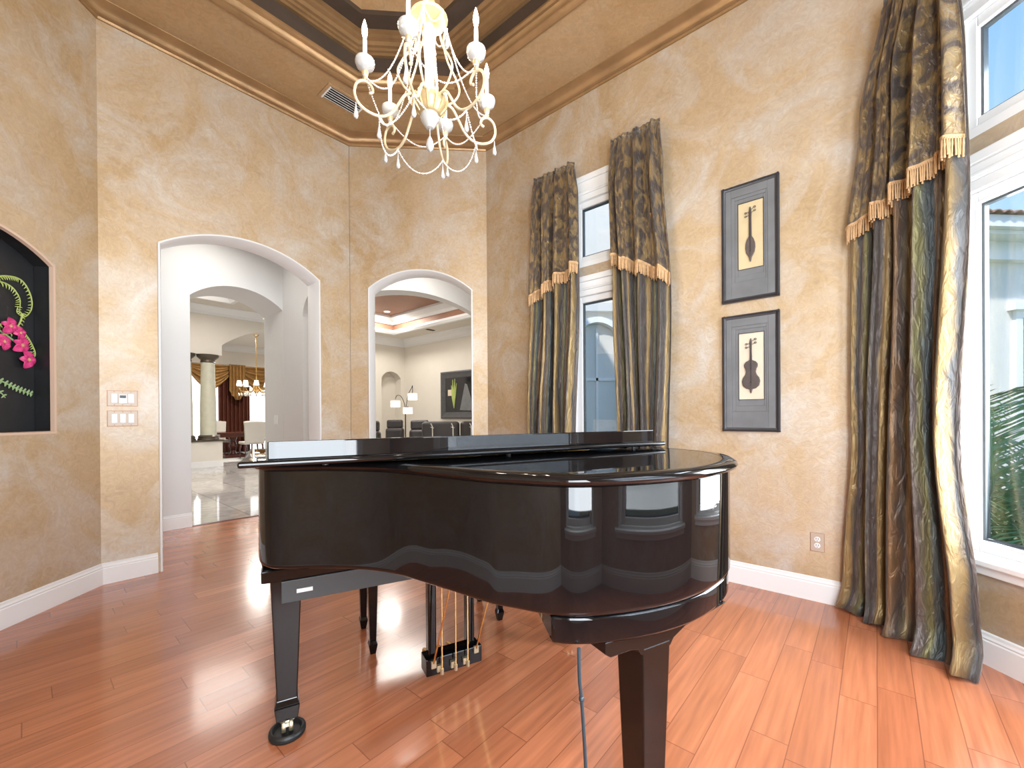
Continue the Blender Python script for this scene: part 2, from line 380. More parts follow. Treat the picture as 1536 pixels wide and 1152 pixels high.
def tag(o, label, cat, group=None):
    o['label'] = label; o['category'] = cat
    if group: o['group'] = group
    return o
def struct(o): o['kind'] = 'structure'; return o
def semp(name, loc=(0, 0, 0), rz=0):
    o = D.objects.new(name, None); COL.objects.link(o); o.location = loc; o.rotation_euler.z = rz; o['kind'] = 'structure'; return o
def copy_tree(o, parent=None):
    c = o.copy(); COL.objects.link(c)
    if parent: c.parent = parent
    for ch in [x for x in D.objects if x.parent == o]: copy_tree(ch, c)
    return c

# wall frames: local x runs right along the wall seen from inside, local y goes into the wall, z up
FR = {'A': (un(0, 4.248), PI / 4), 'B': ((0, 4.621, 0), 0), 'C': (un(3.321, 0), -PI / 4), 'D': ((-2.746, 0, 0), PI / 2), 'E': ((2.405, 0, 0), -PI / 2),
      'F': (un(0, -1.11), -3 * PI / 4), 'G': ((0, -.53, 0), PI), 'H': (un(-.67, 0), 3 * PI / 4)}
def arc(s0, s1, zs, za, n=24):
    if za <= zs + 1e-4: return [(s0, zs), (s1, zs)]
    w = (s1 - s0) / 2; h = za - zs; r = (w * w + h * h) / (2 * h); c = (s0 + s1) / 2; zc = za - r; a = math.asin(min(1, w / r))
    return [(c + r * math.sin(-a + 2 * a * i / n), zc + r * math.cos(-a + 2 * a * i / n)) for i in range(n + 1)]
def wallmesh(s0, s1, z0, z1, y0, y1, holes):
    """holes: list of (sa,sb,[(zlo,zspring,zapex),...])"""
    b = MB(); x = s0
    for sa, sb, spans in sorted(holes):
        if sa > x: b.box(x, sa, y0, y1, z0, z1)
        low = [(sa, z0), (sb, z0)]
        for zl, zs, za in spans:
            if zl > low[0][1] + 1e-4 or len(low) > 2:
                poly = low + [(sb, zl), (sa, zl)]
                if len(low) == 2: b.box(sa, sb, y0, y1, low[0][1], zl)
                else:
                    for (xa, za_), (xb, zb_) in zip(low[:-1], low[1:]): b.prism_y([(xa, za_), (xb, zb_), (xb, zl), (xa, zl)], y0, y1)
            low = arc(sa, sb, zs, za)
        for (xa, za_), (xb, zb_) in zip(low[:-1], low[1:]): b.prism_y([(xa, za_), (xb, zb_), (xb, z1), (xa, z1)], y0, y1)
        x = sb
    if x < s1: b.box(x, s1, y0, y1, z0, z1)
    return b
def wall(name, k, s0, s1, z0, z1, y0, y1, holes, m):
    loc, rz = FR[k]; return struct(wallmesh(s0, s1, z0, z1, y0, y1, holes).obj(name, m, loc=loc, rz=rz))
def arch_liner(name, k, s0, s1, z0, zs, za, depth, m, t=.014, out=.014, sides=True):
    path = ([(s0, z0)] if sides else []) + arc(s0, s1, zs, za) + ([(s1, z0)] if sides else [])
    prof = [(-.004, 0), (-.004, -out * .7), (.0, -out), (t * .6, -out), (t, -out * .5), (t, depth), (0.0, depth), (0.0, 0)]
    loc, rz = FR[k]; return struct(MB().sweep(path, prof, plane='xz').obj(name, m, loc=loc, rz=rz, smooth=True))

# ------------------------------------------------------------------ room shell
CEIL = 4.19
ROOM = [(-2.746, 3.261), (-1.381, 4.621), (.081, 4.621), (2.405, 2.292), (2.405, .834), (1.039, -.530), (-.417, -.530), (-2.747, 1.80)]
HT = 4.9
WC0, WC1 = -2.14, -1.52     # window in wall C (s)
WE0, WE1 = -2.0, -1.00
S8 = math.tan(PI / 8) * .1
wall('wall_northwest', 'A', .364, 2.290, 0, HT, 0, .12, [(.700, 1.965, [(-1, 2.575, 2.785)])], M['wall'])
wall('wall_northwest_hall_side', 'A', .2, 2.5, 0, HT, .12, .237, [(.700, 1.965, [(-1, 2.575, 2.785)])], M['whitewall'])
wall('wall_north', 'B', -1.381, .081, 0, HT, 0, .11, [(-1.190, -.085, [(-1, 2.575, 2.785)])], M['wall'])
wall('wall_north_hall_side', 'B', -1.45, .5, 0, HT, .112, .22, [(-1.190, -.085, [(-1, 2.575, 2.785)])], M['whitewall'])
wall('wall_northeast', 'C', -3.210, .08, 0, HT, 0, .16, [(WC0, WC1, [(.44, 2.45, 2.45), (2.54, 3.35, 3.35)])], M['wall'])
wall('wall_west', 'D', 1.80, 3.261, 0, HT, 0, .12, [(2.04, 2.945, [(1.11, 2.187, 2.335)])], M['wall'])
wall('wall_east', 'E', -2.292, -.834, 0, HT, 0, .16, [(WE0, WE1, [(.44, 2.45, 2.45), (2.54, 3.35, 3.35)])], M['wall'])
wall('wall_southeast', 'F', -2.290, -.36, 0, HT, 0, .16, [(-1.95, -.70, [(.44, 3.35, 3.35)])], M['wall'])
wall('wall_south', 'G', -1.039, .417, 0, HT, 0, .16, [(-.80, .18, [(.44, 3.35, 3.35)])], M['wall'])
wall('wall_southwest', 'H', -.08, 3.215, 0, HT, 0, .16, [], M['wall'])
struct(MB().prism(ROOM + [], -.12, 0).obj('floor', M['floor']))
# wood continues through the archway as far as the marble
struct(MB().prism([un(.2, 4.24)[:2], un(.2, 5.742)[:2], un(2.5, 5.742)[:2], un(2.5, 4.24)[:2]][::-1], -.125, -.001).obj('floor_hall_wood', M['floor']))
mb = MB().prism([(-26, -3), (-26, 30), (20, 30), (20, 12), (.62, 9.5), (.62, 4.7), (-1.9, 4.7), (-5, 1.5)], -.16, -.006)
struct(mb.obj('floor_marble', M['marble']))
struct(MB().prism([un(1.05, 5.725)[:2], un(1.05, 5.76)[:2], un(2.3, 5.76)[:2], un(2.3, 5.725)[:2]][::-1], -.01, .006).obj('trim_threshold', M['wood']))
# ceiling with tray recess
def inset(poly, d):
    P = [Vector(p) for p in poly]; out = []; m = len(P)
    for i in range(m):
        a = (P[i] - P[i - 1]).normalized(); b = (P[(i + 1) % m] - P[i]).normalized(); t = (a + b).normalized()
        out.append(P[i] + Vector((t.y, -t.x)) * d / t.dot(a))
    return [tuple(p) for p in out]
T0 = inset(ROOM, .70); T1 = inset(ROOM, .74); T2 = inset(ROOM, .98)
def ring(a, b, z0, z1):
    mb = MB(); m = len(a)
    for i in range(m):
        j = (i + 1) % m; mb.prism([a[i], a[j], b[j], b[i]], z0, z1)
    return mb
struct(ring(inset(ROOM, -.05), T0, CEIL, CEIL + .05).obj('ceiling', M['ceil']))
struct(ring(T0, inset(ROOM, .66), CEIL + .051, CEIL + .40).obj('ceiling_tray_riser', M['traydark']))
struct(ring(inset(ROOM, .66), T2, CEIL + .401, CEIL + .44).obj('ceiling_tray_soffit', M['traydark']))
struct(ring(T2, inset(ROOM, .94), CEIL + .441, CEIL + .66).obj('ceiling_upper_riser', M['ceil']))
struct(MB().prism(inset(ROOM, .9), CEIL + .661, CEIL + .70).obj('ceiling_tray_top', M['ceil']))
cprof = [(0, 4.085), (.014, 4.085), (.020, 4.10), (.014, 4.108), (.026, 4.116), (.034, 4.124), (.040, 4.14), (.06, 4.163), (.085, 4.172), (.092, 4.180), (.100, 4.182), (.102, 4.1895), (0, 4.1895)]
struct(MB().sweep(ROOM, cprof, closed=True).obj('trim_1', M['crown'], smooth=True))
tp = [(-.035, 4.188), (-.035, 4.172), (-.02, 4.168), (-.005, 4.176), (.004, 4.19), (.016, 4.196), (.022, 4.222), (.036, 4.238), (.036, 4.262), (.05, 4.275), (.05, 4.29), (.0, 4.29), (.0, 4.188)]
struct(MB().sweep(T0, tp, closed=True).obj('trim_2', M['crown'], smooth=True))
tp2 = [(0, 4.46), (.03, 4.46), (.034, 4.48), (.05, 4.486), (.055, 4.505), (.075, 4.512), (.085, 4.54), (.11, 4.552), (.115, 4.575), (.145, 4.585), (.15, 4.628), (0, 4.628)]
struct(MB().sweep(inset(ROOM, .70), tp2, closed=True).obj('trim_3', M['crown'], smooth=True))
# baseboards
bprof = [(0, 0), (.018, 0), (.018, .112), (.014, .118), (.016, .126), (.010, .136), (.009, .148), (.002, .153), (0, .153)]
def base(name, pts): return struct(MB().sweep(pts, bprof).obj(name, M['white']))
A1 = un(.682, 4.248)[:2]; A2 = un(1.983, 4.248)[:2]
base('baseboard_west', [ROOM[7], ROOM[0], A1])
base('baseboard_northwest', [A2, ROOM[1], (-1.208, 4.621)])
base('baseboard_north', [(-.067, 4.621), ROOM[2], ROOM[3], ROOM[4], ROOM[5], ROOM[6], ROOM[7]])
arch_liner('trim_4', 'A', .700, 1.965, -.001, 2.575, 2.785, .237, M['white'])
arch_liner('trim_5', 'B', -1.190, -.085, -.006, 2.575, 2.785, .22, M['white'])

# ------------------------------------------------------------------ niche with orchid relief (west wall)
loc, rz = FR['D']
path = [(2.04, 1.11)] + arc(2.04, 2.945, 2.187, 2.335) + [(2.945, 1.11)]
struct(MB().sweep(path, [(-.001, .018), (.006, .018), (.006, .118), (-.001, .118)], closed=True, plane='xz').obj('trim_6', M['nicheblack'], loc=loc, rz=rz))
struct(MB().sweep(path, [(-.004, -.002), (.010, -.002), (.014, .020), (-.004, .020)], closed=True, plane='xz').obj('trim_7', M['nicheedge'], loc=loc, rz=rz))
struct(MB().box(2.0, 3.0, .121, .14, 1.05, 2.4).obj('wall_west_niche_back', M['nicheblack'], loc=loc, rz=rz))
art = thing('orchid_relief', 'sculpted pink orchids and curling green fern on the black arched niche', 'wall art', loc, rz)
YB = .121
def frond(pts, leaf, lw, m, name, step=.016, side=1):
    P = [Vector((p[0], YB - .012, p[1])) for p in pts]
    Q = []
    for i in range(len(P) - 1):
        p0 = P[max(0, i - 1)]; p1 = P[i]; p2 = P[i + 1]; p3 = P[min(len(P) - 1, i + 2)]
        for k in range(8):
            t = k / 8; Q.append(.5 * ((2 * p1) + (p2 - p0) * t + (2 * p0 - 5 * p1 + 4 * p2 - p3) * t * t + (3 * p1 - p0 - 3 * p2 + p3) * t ** 3))
    Q.append(P[-1]); mb = MB(); n = len(Q); mb.tube(Q, [.0055 * (1 - .6 * i / n) for i in range(n)], 6)
    acc = 0
    for i in range(1, n):
        acc += (Q[i] - Q[i - 1]).length
        if acc > step:
            acc = 0; d = (Q[i] - Q[i - 1]).normalized(); nr = Vector((d.z, 0, -d.x))
            for sg in ((1, -1) if side == 0 else (side,)):
                a = Q[i]; b = a + (nr * sg + d * .35).normalized() * leaf
                mb.tube([a, a.lerp(b, .5) + Vector((0, -.004, 0)), b], [lw * .6, lw, lw * .3], 5)
    return mb.obj(name, m, art, smooth=True)
frond([(2.64, 1.99), (2.75, 2.06), (2.85, 2.07), (2.905, 2.0), (2.915, 1.91), (2.875, 1.845), (2.83, 1.86), (2.835, 1.90)], .026, .0035, M['fern'], 'fern_frond', .012)
frond([(2.62, 1.98), (2.72, 2.02), (2.80, 2.01), (2.845, 1.95), (2.845, 1.89)], .03, .0035, M['fern'], 'fern_frond', .012)
frond([(2.60, 1.70), (2.72, 1.76), (2.80, 1.78), (2.88, 1.73), (2.93, 1.64), (2.925, 1.595), (2.89, 1.60), (2.895, 1.63)], .024, .0035, M['fern'], 'fern_frond', .012)
frond([(2.86, 1.86), (2.84, 1.79), (2.78, 1.72), (2.66, 1.70)], .022, .0035, M['fern'], 'fern_frond', .014, -1)
frond([(2.66, 1.47), (2.76, 1.42), (2.84, 1.385), (2.915, 1.36)], .022, .006, M['leafg'], 'fern_frond', .018, 0)
frond([(2.66, 1.44), (2.72, 1.38), (2.76, 1.33)], .02, .005, M['leafg'], 'fern_frond', .02, 0)
def orchid(x, z, r, a0):
    cx = Vector((x, YB - .02, z)); mb = MB()
    for k in range(5):
        a = a0 + 2 * PI * k / 5; d = Vector((math.cos(a), 0, math.sin(a))); w = Vector((-d.z, 0, d.x)); rr = r * (1.05 if k % 2 else .85)
        def fn(u, v):
            l = u * rr; ww = math.sin(PI * min(.97, u * .93 + .05)) ** .7 * rr * .46; s_ = (v - .5) * 2
            return cx + d * l + w * ww * s_ + Vector((0, -.010 * math.sin(u * PI) * (1 + .5 * s_ * s_) - .006 * (1 - u), 0))
        mb.grid(fn, 7, 6)
    o = mb.obj('blossom', M['pink'], art, smooth=True, solid=.003)
    MB().ball(cx + Vector((0, -.012, 0)), r * .17, 8, 6, 1.3).obj('throat', M['pinkc'], o, smooth=True)
orchid(2.775, 1.765, .052, .3); orchid(2.74, 1.665, .05, 1.1); orchid(2.83, 1.735, .042, .9)
orchid(2.84, 1.66, .055, .1); orchid(2.878, 1.575, .056, .6); orchid(2.68, 1.73, .05, .5)
MB().tube([(2.62, YB - .006, 1.80), (2.74, YB - .006, 1.73), (2.82, YB - .006, 1.68), (2.87, YB - .006, 1.65), (2.91, YB - .006, 1.56)], .006, 6).obj('flower_stem', M['leafg'], art, smooth=True)

# ------------------------------------------------------------------ switch plates, outlet, vent
def plate3(z, label, mid):
    loc, rz = FR['A']; c = un(.487, 4.248, z)
    t = thing('switch_plate', label, 'light switch', c, rz, 'switch plates beside the large archway')
    MB().box(-.0855, .0855, -.004, 0, -.059, .059).obj('plate_rim', M['plateedge'], t)
    MB().box(-.0825, .0825, -.007, -.003, -.056, .056).obj('cover', M['plate'], t, bev=.002)
    for i in (-1, 0, 1):
        if i == 0 and mid:
            o = MB().box(-.024, .024, -.016, -.006, -.038, .030).obj('dimmer_keypad', M['white'], t, bev=.003)
            MB().box(-.017, .017, -.018, -.015, .002, .022).obj('keypad_screen', M['plategrey'], o)
        else:
            MB().box(i * .046 - .0165, i * .046 + .0165, -.011, -.006, -.034, .034).obj('rocker', M['white'], t, bev=.002)
    for i in (-1, 0, 1):
        for zz in (-.048, .048): MB().ball((i * .046, -.0075, zz), .003, 6, 4).obj('screw', M['plateedge'], t)
plate3(1.350, 'upper clear three-gang switch plate with a keypad in its middle', True)
plate3(1.201, 'lower clear three-gang switch plate with three white rockers', False)
loc, rz = FR['C']
t = thing('power_outlet', 'beige duplex outlet low on the wall beside the long right curtain', 'outlet', un(3.321, .287, .377), rz)
MB().box(-.037, .037, -.005, 0, -.060, .060).obj('cover', M['plateedge'], t, bev=.002)
MB().box(-.035, .035, -.007, -.004, -.058, .058).obj('cover_face', M['plate'], t, bev=.002)
for zz in (-.020, .020):
    o = MB().lathe([(.0165, 0), (.0165, .004), (.014, .005)], (0, -.006, zz), 20, Vector((0, -1, 0))).obj('socket', M['white'], t)
    MB().box(-.007, -.0045, -.0125, -.010, zz - .001, zz + .009).box(.0045, .007, -.0125, -.010, zz - .001, zz + .009).box(-.002, .002, -.0125, -.010, zz - .011, zz - .007).obj('slots', M['rubber'], o)
t = thing('air_vent', 'rectangular white louvered vent in the bronze ceiling', 'vent', un(1.999, 3.805, CEIL), PI / 4)
MB().box(-.195, .195, -.115, -.09, -.008, 0).box(-.195, .195, .09, .115, -.008, 0).box(-.195, -.172, -.09, .09, -.008, 0).box(.172, .195, -.09, .09, -.008, 0).obj('vent_frame', M['ceil'], t)
MB().box(-.172, .172, -.09, .09, -.001, 0).obj('vent_duct', M['rubber'], t)
for i in range(6):
    y = -.075 + i * .03
    MB().add([(-.17, y - .011, -.012), (.17, y - .011, -.012), (.17, y + .008, -.001), (-.17, y + .008, -.001), (-.17, y - .009, -.014), (.17, y - .009, -.014), (.17, y + .010, -.003), (-.17, y + .010, -.003)],
             [(0, 1, 2, 3), (7, 6, 5, 4), (0, 4, 5, 1), (1, 5, 6, 2), (2, 6, 7, 3), (3, 7, 4, 0)]).obj('louver', M['white'], t)
MB().box(-.17, -.158, -.088, .088, -.014, -.001).obj('louver_rail', M['white'], t)
MB().box(.158, .17, -.088, .088, -.014, -.001).obj('louver_rail', M['white'], t)
struct(MB().box(-1.8, 1.6, -3.2, -.72, 3.45, 3.55).obj('sun_blocker', M['outwall']))  # unseen slab added to keep the sun out of the south window

# ------------------------------------------------------------------ windows
WN = [0]
def rect_frame(mb, s0, s1, z0, z1, w, y0, y1, wt=None, wb=None):
    wt = w if wt is None else wt; wb = w if wb is None else wb
    mb.box(s0, s0 + w, y0, y1, z0, z1); mb.box(s1 - w, s1, y0, y1, z0, z1)
    mb.box(s0 + w, s1 - w, y0, y1, z1 - wt, z1); mb.box(s0 + w, s1 - w, y0, y1, z0, z0 + wb); return mb
def window(k, s0, s1, z0, z1, head=0, sill=False, crank=False, low=.09):
    WN[0] += 1; loc, rz = FR[k]
    e = semp('window_%d' % WN[0], loc, rz)
    o = rect_frame(MB(), s0, s1, z0, z1 - head, .05, .0, .155).obj('window_frame', M['white'], e, bev=.004)
    rect_frame(MB(), s0 + .05, s1 - .05, z0 + .05, z1 - head - .05, .055, .03, .09).obj('sash', M['white'], e, bev=.005)
    rect_frame(MB(), s0 + .105, s1 - .105, z0 + .105, z1 - head - .105, .012, .05, .075).obj('glazing_bead', M['plategrey'], e)
    MB().box(s0 + .104, s1 - .104, .06, .064, z0 + .104, z1 - head - .104).obj('pane', M['glass'], e)
    if head:
        mb = MB().box(s0, s1, -.012, .155, z1 - head, z1 - .05); mb.box(s0 - .01, s1 + .01, -.028, .155, z1 - .05, z1)
        mb.box(s0, s1, -.02, -.01, z1 - head + .01, z1 - head + .03); mb.obj('head_casing', M['white'], e, bev=.005)
    if sill:
        mb = MB().box(s0 - .06, s1 + .06, -.045, .03, z0 - .0, z0 + .03); mb.box(s0 - .04, s1 + .04, -.022, 0, z0 - .045, z0); mb.obj('window_sill', M['white'], e, bev=.006)
    if crank:
        mb = MB().box(s0 + .36, s0 + .46, -.005, .03, z0 + .055, z0 + .075); mb.tube([(s0 + .41, .0, z0 + .07), (s0 + .36, -.02, z0 + .10), (s0 + .27, -.025, z0 + .115)], .007, 8)
        mb.obj('crank_handle', M['white'], e, smooth=True)
    return e
window('C', WC0, WC1, .47, 2.45, .12, True)
window('C', WC0, WC1, 2.54, 3.35, .16)
window('E', WE0, WE1, .47, 2.45, .12, True, True)
window('E', WE0, WE1, 2.54, 3.35, .16)
window('F', -1.95, -.70, .44, 3.35, .12, True)
window('G', -.80, .18, .44, 3.35, .12, True)

# ------------------------------------------------------------------ curtains
def fold(u, p, ph):
    a = 2 * PI * p * u + ph
    return math.sin(a + .55 * math.sin(a * .37 + 1.3)) + .38 * math.sin(1.9 * a + .8) + .14 * math.sin(4.3 * a + 2.1)
def curtain(k, label, edges, ztop, panel_bot, over_bot, pleats, amp, off, group, seed, bend=None, puddle=0, cords=70, overw=.0):
    """edges: list of (z, sl, sr); over_bot: fn(u)->z of the fringe header"""
    loc, rz = FR[k]
    t = thing('curtain', label, 'curtain', loc, rz, group)
    E = sorted(edges)
    def lr(z):
        if z <= E[0][0]: return E[0][1:]
        for a, b in zip(E[:-1], E[1:]):
            if z <= b[0]:
                f = (z - a[0]) / (b[0] - a[0]); f = f * f * (3 - 2 * f); return a[1] + (b[1] - a[1]) * f, a[2] + (b[2] - a[2]) * f
        return E[-1][1:]
    B = bend or (lambda s: 0)
    def P(u, z, extra, aw):
        l, r = lr(z); g = max(0, min(1, (ztop - z) / .35)); s = l + (r - l) * u + .012 * math.sin(9 * u + z * 2 + seed) * g
        fine = (1 - g) * .006 * math.sin(2 * PI * pleats * 3.1 * u + seed)
        am = amp * (.30 + .70 * g) * (1 + .25 * (1 - z / ztop)); ph = seed + .25 * math.sin(z * 1.7 + seed)
        am *= min(1, .35 + 4 * u)
        y = -off - extra - am * fold(u, pleats, ph) * .7 * aw - fine - B(s)
        return s, y
    def low(u, v):
        z = ztop - .02 + (panel_bot - ztop + .02) * v; s, y = P(u, max(z, 0), 0, 1)
        zz = z
        if puddle and z < .16:
            f = (1 - z / .16) ** 2; y -= puddle * f * (.35 + .65 * u ** 2 + .3 * math.sin(11 * u + seed) ** 2); s += .05 * f * u
        return s, y, max(.008, zz + (.018 * math.sin(7 * u * PI + seed) * (v > .97)))
    pn = MB().grid(low, 170, 70, lambda u, v: (u, v * 3)).obj('panel', M['silk'], t, smooth='full', solid=.003)
    def ov(u, v):
        zb = over_bot(u); z = ztop + (zb - ztop) * v; s, y = P(u, z, .024, 1.05)
        l, r = lr(z); c = (l + r) / 2; s = c + (s - c) * (1.02 + overw * v)
        if v < .03: y += .012
        return s, y, z
    ov_o = MB().grid(ov, 170, 40, lambda u, v: (u * 1.0, v * 1.6)).obj('valance', M['damask'], t, smooth='full', solid=.003)
    def rf(u, v):
        s, y, z = ov(u, 0); return s, y + .006 * math.sin(40 * u), z + .03 * v * (1 + .18 * math.sin(2 * PI * pleats * 1.7 * u + seed))
    MB().grid(rf, 120, 2, lambda u, v: (u, v * .05)).obj('gathered_heading', M['damask'], t, smooth='full', solid=.003)
    mb = MB(); smp = [Vector(ov(i / 600, 1)) for i in range(601)]; acc = 0; i = 0
    for q0, q1 in zip(smp[:-1], smp[1:]):
        acc += (q1 - q0).length
        if acc < .0085: continue
        acc = 0; i += 1; s, y, z = q1; ln = .090 + .008 * math.sin(i * 2.4); sw = .004 * math.sin(i * 1.7)
        pts = [(s + sw * q, y - .006, z + .004 - ln * q) for q in (0, .18, .36, .54, .72, .9, 1)]
        mb.tube(pts, [.0050, .0038, .0050, .0038, .0050, .0040, .0055], 5)
    def hd(u, v):
        s, y, z = ov(u, 1); return s, y - .007, z - .004 + .018 * v
    f = mb.obj('fringe', M['fringe'], t, smooth='full')
    MB().grid(hd, 120, 1).obj('fringe_heading', M['fringe'], f, solid=.006)
    return t
def steps(zl, zr, n, drop=.03):
    def f(u):
        q = u * n; i = min(n - 1, math.floor(q)); w = q - i; e = (zr - zl) / n
        return zl + e * (i + w * w * (3 - 2 * w)) + drop * math.sin(PI * w) * .6
    return f
curtain('C', 'bronze silk curtain left of the narrow window', [(0, -2.58, -2.02), (1.0, -2.555, -2.03), (2.3, -2.50, -1.99), (3.15, -2.48, -1.985), (3.44, -2.45, -2.02)], 3.42, .012,
        steps(2.33, 2.53, 4, .03), 3.4, .050, .115, 'silk window curtains with fringe', 1.0, cords=74)
curtain('C', 'bronze silk curtain right of the narrow window', [(0, -1.62, -1.17), (1.0, -1.605, -1.21), (2.2, -1.66, -1.17), (3.1, -1.675, -1.22), (3.44, -1.65, -1.25)], 3.45, .012,
        steps(2.52, 2.26, 4, .03), 3.3, .050, .115, 'silk window curtains with fringe', 2.6, cords=74)
curtain('E', 'wide floor-length bronze silk curtain beside the large right window', [(0, -2.43, -1.74), (.25, -2.42, -1.76), (1.1, -2.37, -1.83), (2.2, -2.35, -1.80), (2.9, -2.29, -1.81), (3.45, -2.16, -1.84)], 3.46, .01,
        steps(2.29, 2.47, 3, .05), 4.6, .050, .165, 'silk window curtains with fringe', .4, bend=lambda s: .30 * max(0, -s - 2.30), puddle=.09, cords=84)
for k, a, b, z in (('C', -2.5, -1.98, 3.43), ('C', -1.67, -1.22, 3.46), ('E', -2.2, -1.8, 3.47)):
    pass

# ------------------------------------------------------------------ framed instruments
def picture(zc, label, violin, parch):
    loc, rz = FR['C']; t = thing('framed_picture', label, 'picture', un(3.321, .660, zc), rz, 'pewter framed instrument reliefs')
    W, H = .355 / 2, .410
    fr = MB(); path = [(-W, -H), (-W, H), (W, H), (W, -H)]
    pr = [(0, 0), (0, -.022), (.008, -.030), (.018, -.026), (.026, -.018), (.028, -.010), (.028, 0)]
    fr.sweep(path, pr, closed=True, plane='xz'); f = fr.obj('frame', M['frame'], t, smooth=True)
    rp = MB()
    for (a, b) in (((-W, -H), (-W, H)), ((-W, H), (W, H)), ((W, H), (W, -H)), ((W, -H), (-W, -H))):
        a = Vector(a); b = Vector(b); d = (b - a); n = int(d.length / .0105); d.normalize(); nr = Vector((d.y, -d.x))
        for i in range(n):
            c = a + d * (i + .5) * ((b - a).length / n)
            p0 = c + nr * .004 - d * .006; p1 = c + nr * .016 + d * .006
            rp.tube([(p0.x, -.027, p0.y), ((p0.x + p1.x) / 2, -.032, (p0.y + p1.y) / 2), (p1.x, -.027, p1.y)], [.003, .0042, .003], 5)
    rp.obj('rope_moulding', M['ropeframe'], f, smooth='full')
    def rfr(x0, x1, z0, z1, X0, X1, Z0, Z1, y0, y1): # rectangular annulus
        mb = MB(); mb.box(x0, X0, y0, y1, z0, z1).box(X1, x1, y0, y1, z0, z1).box(X0, X1, y0, y1, Z1, z1).box(X0, X1, y0, y1, z0, Z0); return mb
    px0, px1, pz0, pz1 = -.072, .082, -.186, .276   # opening, set high like the photo
    rfr(-W + .02, W - .02, -H + .02, H - .02, px0 - .045, px1 + .026, pz0 - .085, pz1 + .055, -.016, -.004).obj('mount_outer', M['mat_'], t, bev=.002)
    rfr(px0 - .045, px1 + .026, pz0 - .085, pz1 + .055, px0 - .022, px1 + .014, pz0 - .045, pz1 + .032, -.012, -.003).obj('mount_middle', M['mat_'], t, bev=.002)
    rfr(px0 - .022, px1 + .014, pz0 - .045, pz1 + .032, px0, px1, pz0, pz1, -.008, -.002).obj('mount_inner', M['mat_'], t, bev=.002)
    rfr(px0 - .004, px1 + .004, pz0 - .004, pz1 + .004, px0, px1, pz0, pz1, -.0105, -.008).obj('fillet', M['ropeframe'], t)
    MB().box(px0, px1, -.004, -.001, pz0, pz1).obj('backing_panel', parch, t)
    cx = (px0 + px1) / 2 - .002; zt = pz1 - .038; zb = pz0 + .04; L_ = zt - zb
    ins = thing_part = None
    if violin:
        h = [(0, 0), (.006, .012), (.008, .030), (.030, .036), (.050, .055), (.056, .085), (.050, .110), (.036, .130), (.030, .150), (.034, .172), (.042, .188), (.042, .205), (.030, .222), (.010, .232), (.0075, .235), (.006, L_ - .06), (.008, L_ - .03), (.003, L_)]
    else:
        h = [(0, 0), (.004, .012), (.008, .034), (.014, .044), (.026, .068), (.031, .100), (.029, .130), (.020, .160), (.010, .178), (.0085, .182), (.0075, L_ - .07), (.009, L_ - .04), (.003, L_)]
    out = [(cx + x, zb + z) for x, z in h] + [(cx - x, zb + z) for x, z in h[::-1] if x > 0]
    body = MB().prism_y(out, -.016, -.004).obj('instrument', M['pewter'], t, bev=.003)
    mb = MB()
    mb.tube([(cx - .003, -.017, zb + .05), (cx - .003, -.018, zt - .02)], .0009, 4); mb.tube([(cx + .003, -.017, zb + .05), (cx + .003, -.018, zt - .02)], .0009, 4)
    mb.box(cx - .007, cx + .007, -.020, -.015, zb + .075, zb + .081); mb.obj('strings', M['ropeframe'], body)
    for i, (dz, sg) in enumerate(((.020, 1), (.044, 1), (.030, -1), (.054, -1))):
        mb = MB(); x1 = cx + sg * .028; z1 = zt - dz + (.012 if sg > 0 else -.008); mb.tube([(cx, -.012, zt - dz - .004), (x1, -.012, z1)], .0018, 5)
        mb.tube([(x1 + .007 * math.cos(a) * sg, -.012, z1 + .006 * math.sin(a)) for a in [2 * PI * q / 10 for q in range(10)]], .0016, 5, closed=True); mb.obj('peg', M['pewter'], body)
picture(2.404, 'upper framed relief of a slim lute-like instrument on gold', False, M['parch'])
picture(1.490, 'lower framed relief of a violin-shaped instrument on pale cream', True, M['parch2'])

# ------------------------------------------------------------------ grand piano: local x = across the keyboard (k), local y = -t (towards the keyboard)
PA = math.radians(28.3)
def cw(X, Y, z=0):  # metres right of and ahead of the camera -> world
    c, s = math.cos(YAW), math.sin(YAW); return (X * c + Y * s, -X * s + Y * c, z)
piano = thing('grand_piano', 'glossy black baby grand piano with closed lid in the middle of the room', 'piano', (0, 0, 0), PA - YAW)
piano.location = (0, 0, 0)
def cat(P, n=8, closed=False):
    out = []; m = len(P); V = [Vector(p) for p in P]
    for i in range(m - 1):
        p0 = V[max(0, i - 1)]; p1 = V[i]; p2 = V[i + 1]; p3 = V[min(m - 1, i + 2)]
        for k in range(n):
            t = k / n; out.append(tuple(.5 * ((2 * p1) + (p2 - p0) * t + (2 * p0 - 5 * p1 + 4 * p2 - p3) * t * t + (3 * p1 - p0 - 3 * p2 + p3) * t ** 3)))
    out.append(tuple(V[-1])); return out
